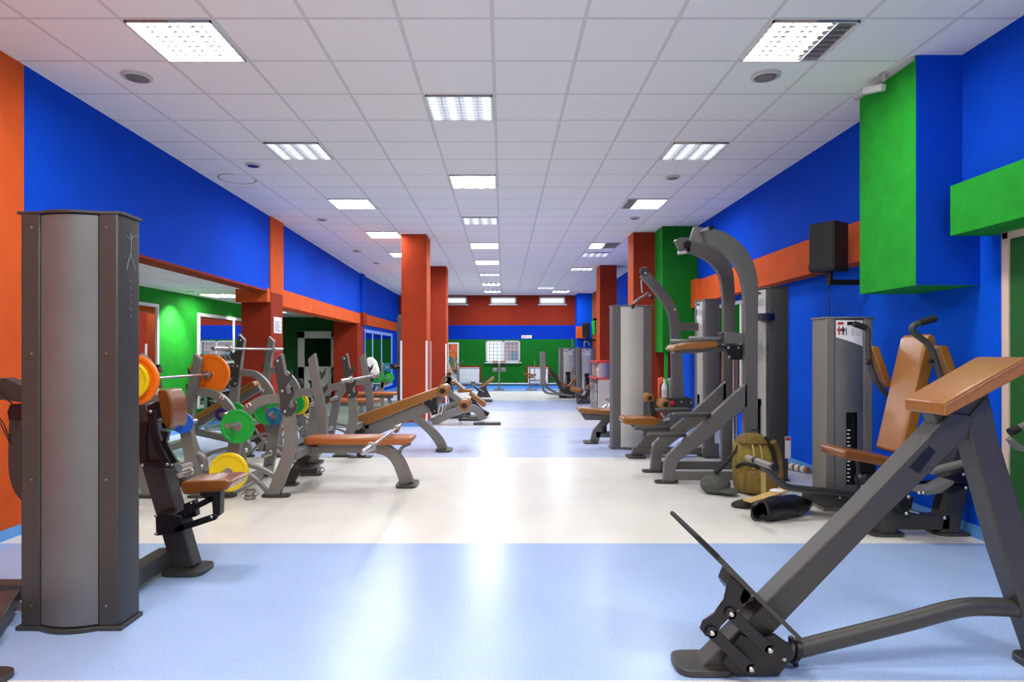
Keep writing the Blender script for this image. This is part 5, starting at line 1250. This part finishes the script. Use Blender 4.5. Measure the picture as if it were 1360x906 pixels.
# ================================================================ speakers on the right wall
def speaker(c, size, rz, label, wallx, cable=True):
    root = thing('wall_speaker', label, 'speaker', (c[0], c[1], c[2] - size[2] / 2))
    m = MB(); w, d, h = size
    m.xy([(-w * .5, -d / 2), (w * .5, -d / 2), (w * .42, d / 2), (-w * .42, d / 2)], -h / 2, h / 2); m.xf(c, rz); obj('cabinet', m, 'rubber', root, bevel=.012, seg=3)
    m = MB(); m.bb(-w * .45, w * .45, -d / 2 - .008, -d / 2 + .002, -h * .46, h * .46); m.xf(c, rz); obj('grille', m, mat('grille_cloth', S(32, 32, 32), .8, bump=.4, bscale=300), root, bevel=.004)
    m = MB(); zb_ = c[2] - h / 2
    m.cyl((c[0], c[1], zb_), (c[0], c[1], zb_ - .10), .028, 12); m.cyl((c[0], c[1], zb_ - .045), (c[0], c[1], zb_ - .055), .034, 12); m.beam((c[0] - .02, c[1], zb_ - .10), (wallx, c[1] - .02, zb_ - .10), .05, .05); m.bb(wallx - .012, wallx, c[1] - .07, c[1] + .05, zb_ - .17, zb_ - .03); obj('wall_bracket', m, 'black', root, bevel=.003)
    if cable:
        m = MB(); m.tube([(c[0] - .12, c[1] + .05, zb_ + .10), (c[0] - .17, c[1] + .05, zb_ + .06), (c[0] - .15, c[1] + .03, zb_ - .01), (c[0] - .02, c[1], zb_ - .03)], .004, 6)
        m.cyl((c[0], c[1], zb_ - .1), (c[0], c[1] + .02, .35), .004, 6); obj('cable', m, 'rubber', root)
    return root
speaker((3.04, 5.93, 1.99 + .215 + .12), (.26, .24, .45), math.radians(-62), 'black wall speaker on a bracket in front of the orange band', XRL)
speaker((WX(778.5, 22.0), 22.0, WZ(438.5, 22.0)), (.24, .22, .50), math.radians(-20), 'distant black wall speaker near the far right corner', XRL, False)

# ================================================================ things left on the floor
Yb = 6.15
X0 = WX(1003, Yb)
root = thing('backpack', 'khaki canvas backpack standing on the floor against the pull-up station', 'backpack', (X0, Yb, 0))
m = MB()
def sack(cx_, cy_, z0, z1, rx, ry, prof, n=22, wob=.05, sq=.65):
    vs = []; fs = []; k = len(prof)
    for i, (t, s, dx) in enumerate(prof):
        z = z0 + (z1 - z0) * t
        for j in range(n):
            a = 2 * PI * j / n; c, s_ = math.cos(a), math.sin(a)
            q = 1 + random.uniform(-wob, wob) * (0 if t in (0, 1) else 1)
            vs.append((cx_ + dx + rx * s * q * math.copysign(abs(c) ** sq, c), cy_ + ry * s * q * math.copysign(abs(s_) ** sq, s_), z))
    for i in range(k - 1):
        for j in range(n):
            a = i * n + j; b = i * n + (j + 1) % n; fs.append((a, b, b + n, a + n))
    fs.append(tuple(range(n))[::-1]); fs.append(tuple(range((k - 1) * n, k * n)))
    m.add(vs, fs)
sack(X0, Yb, 0, .56, .205, .14, [(0, .80, .0), (.04, .95, 0), (.15, 1.0, 0), (.3, 1.02, 0), (.42, .97, -.005), (.5, .95, -.01), (.65, .93, -.02), (.8, .86, -.03), (.9, .74, -.04), (.97, .52, -.035), (1.0, .25, -.03)])
obj('bag_body', m, 'khaki', root, subsurf=1, angle=80)
m = MB(); sack(X0 - .01, Yb - .155, .02, .25, .155, .065, [(0, .85, 0), (.1, 1, 0), (.5, 1.03, 0), (.85, .95, 0), (1, .75, 0)], 18, .04); obj('front_pocket', m, 'khaki_dk', root, subsurf=1, angle=80)
m = MB(); m.tube([(X0 - .09, Yb - .12, .52), (X0 - .075, Yb - .145, .44), (X0 - .07, Yb - .155, .30), (X0 - .08, Yb - .16, .25)], .010, 8); m.tube([(X0 - .02, Yb - .11, .52), (X0 + .0, Yb - .145, .42), (X0 + .01, Yb - .15, .28)], .008, 8); obj('zip', m, 'khaki_lt', root)
m = MB(); m.tube([(X0 - .20, Yb - .05, .25), (X0 - .17, Yb - .14, .30), (X0 - .08, Yb - .165, .285), (X0 + .05, Yb - .16, .26), (X0 + .16, Yb - .12, .28)], .016, 8); m.tube([(X0 + .05, Yb - .12, .55), (X0 + .11, Yb - .13, .42), (X0 + .16, Yb - .12, .24)], .014, 8); m.tube([(X0 - .05, Yb, .555), (X0 - .02, Yb, .60), (X0 + .03, Yb, .59), (X0 + .03, Yb, .54)], .008, 8); obj('dark_strap', m, 'rubber', root)
m = MB(); sack(X0 - .04, Yb - .02, .47, .575, .15, .125, [(0, 1.05, 0), (.2, 1.08, 0), (.6, .9, 0), (.9, .6, 0), (1, .3, 0)], 18, .05); obj('top_flap', m, 'khaki_dk', root, subsurf=1, angle=80)
m = MB(); m.tube([(X0 + .13, Yb - .10, .50), (X0 + .20, Yb - .05, .38), (X0 + .215, Yb - .06, .20), (X0 + .20, Yb - .08, .03)], .03, 10); obj('side_panel', m, 'khaki_dk', root)
m = MB(); m.xz([(X0 - .04, .235), (X0 + .005, .23), (X0 + .01, .0), (X0 - .035, .0)], Yb - .235, Yb - .225); m.xz([(X0 + .13, .20), (X0 + .165, .19), (X0 + .18, .03), (X0 + .14, .03)], Yb - .17, Yb - .16); obj('webbing_tail', m, 'khaki_lt', root)
m = MB(); m.tube([(X0 - .17, Yb - .05, .50), (X0 - .22, Yb - .06, .40), (X0 - .31, Yb - .08, .30), (X0 - .42, Yb - .10, .205)], [.010, .012, .02, .026], 8); obj('shoulder_strap', m, 'rubber', root)
Yc = 6.1
m = MB()
for i in range(1): m.ell((WX(950, Yc), Yc, .085), (.145, .13, .105), 20, 12, wob=.05)
for i, v in enumerate(m.v): m.v[i] = (v[0], v[1], max(v[2], 0.003))
k = len(m.v); m.ell((WX(962, Yc), Yc - .10, .045), (.10, .11, .028), 18, 8, rot=.3, wob=.03)
single('wool_cap', m, 'greycloth', 'dark grey crumpled wool cap lying left of the khaki backpack', 'cap', angle=80, subsurf=1)
# black nylon bag with open mouth
p0 = Vector((2.03, 5.06, .085)); p1 = Vector((2.62, 5.42, .075))
m = MB(); n = 20; K = 12; vs = []; fs = []; dr = (p1 - p0); ux = dr.normalized(); uy = Vector((-ux.y, ux.x, 0)); uz = Vector((0, 0, 1))
for i in range(K + 1):
    t = i / K; rad = [.085, .092, .10, .11, .115, .115, .11, .105, .10, .09, .075, .05, .02][i]; zz = [.095, .09, .085, .085, .085, .085, .08, .08, .075, .07, .06, .05, .04][i]
    for j in range(n):
        a = 2 * PI * j / n; q = 1 + random.uniform(-.13, .13)
        v = p0 + dr * t + uy * (rad * q * math.cos(a)) + uz * (rad * .8 * q * math.sin(a))
        v.z = max(v.z + (.035 * math.cos(3 * a) if i == 0 else 0), .003); vs.append(v)
for i in range(K):
    for j in range(n): a = i * n + j; b = i * n + (j + 1) % n; fs.append((a, b, b + n, a + n))
fs.append(tuple(range(K * n, (K + 1) * n)))
m.add(vs, fs)
o = single('nylon_bag', m, 'blackbag', 'black shiny nylon bag with open mouth lying before the backpack', 'bag', angle=40)
sm = o.modifiers.new('thick', 'SOLIDIFY'); sm.thickness = .006; sm.offset = -1
m = MB(); Yd = 5.58
m.ell((2.17, Yd, .02), (.19, .10, .045), 22, 10, rot=.25, wob=.03)
for i, v in enumerate(m.v): m.v[i] = (v[0], v[1], max(v[2], 0.002))
single('dark_pouch', m, mat('dark_fabric', S(48, 42, 38), .9), 'flat dark brown pouch under the cardboard sheet on the floor', 'pouch', angle=80, subsurf=1)
m = MB(); Yd = 5.5
base = [(2.06, 5.47, .075), (2.09, 5.36, .080), (2.60, 5.56, .165), (2.58, 5.68, .160)]
vs = [(x, y, z + dz) for dz in (.0, .012) for x, y, z in base]
m.add(vs, [(0, 3, 2, 1), (4, 5, 6, 7), (0, 1, 5, 4), (1, 2, 6, 5), (2, 3, 7, 6), (3, 0, 4, 7)])
single('cardboard_sheet', m, 'card', 'tan flat cardboard sheet lying on the pouch behind the black bag', 'cardboard', bevel=.003)
m = MB(); m.ell((2.38, 5.54, .145), (.06, .05, .018), 14, 8, wob=.1)
single('crumpled_paper', m, 'whitecloth', 'crumpled white wrapper on top of the cardboard sheet', 'wrapper', angle=80)
m = MB(); r0 = (3.22, 7.55, .045); r1 = (3.38, 7.05, .045)
for k in range(6):
    A = Vector(r0).lerp(Vector(r1), k / 6); B = Vector(r0).lerp(Vector(r1), (k + .55) / 6); m.cyl(A, B, .038, 14)
rr = thing('foam_roll', 'small tan and white banded roll on the floor against the right skirting', 'roll', (3.3, 7.3, 0))
obj('pale_band', m, 'whitecloth', rr)
m = MB()
for k in range(6):
    A = Vector(r0).lerp(Vector(r1), (k + .55) / 6); B = Vector(r0).lerp(Vector(r1), (k + 1) / 6); m.cyl(A, B, .034, 14)
obj('tan_band', m, 'tan', rr)
# end of a machine handle at the right edge, in front of the green door
Y = 3.9
root = thing('handle_stand', 'grey handlebar stand half out of frame before the dark green door', 'stand', (WX(1372, Y), Y, 0))
m = MB(); m.cyl(W(1342, 574, Y), W(1385, 553, Y), .020, 12); m.beam((WX(1385, Y), Y, .02), W(1385, 553, Y), .05, .05); m.bb(WX(1376, Y), WX(1395, Y), Y - .2, Y + .2, 0, .04); obj('post', m, 'frame', root)
m = MB(); m.cyl(W(1341, 574.5, Y), W(1352, 569, Y), .025, 12); obj('hand_grip', m, 'rubber', root)
m = MB(); m.pribbon([(1344, 583, 5), (1352, 592, 7), (1362, 597, 7), (1385, 600, 7)], Y, .04); obj('lower_arm', m, 'frame', root)
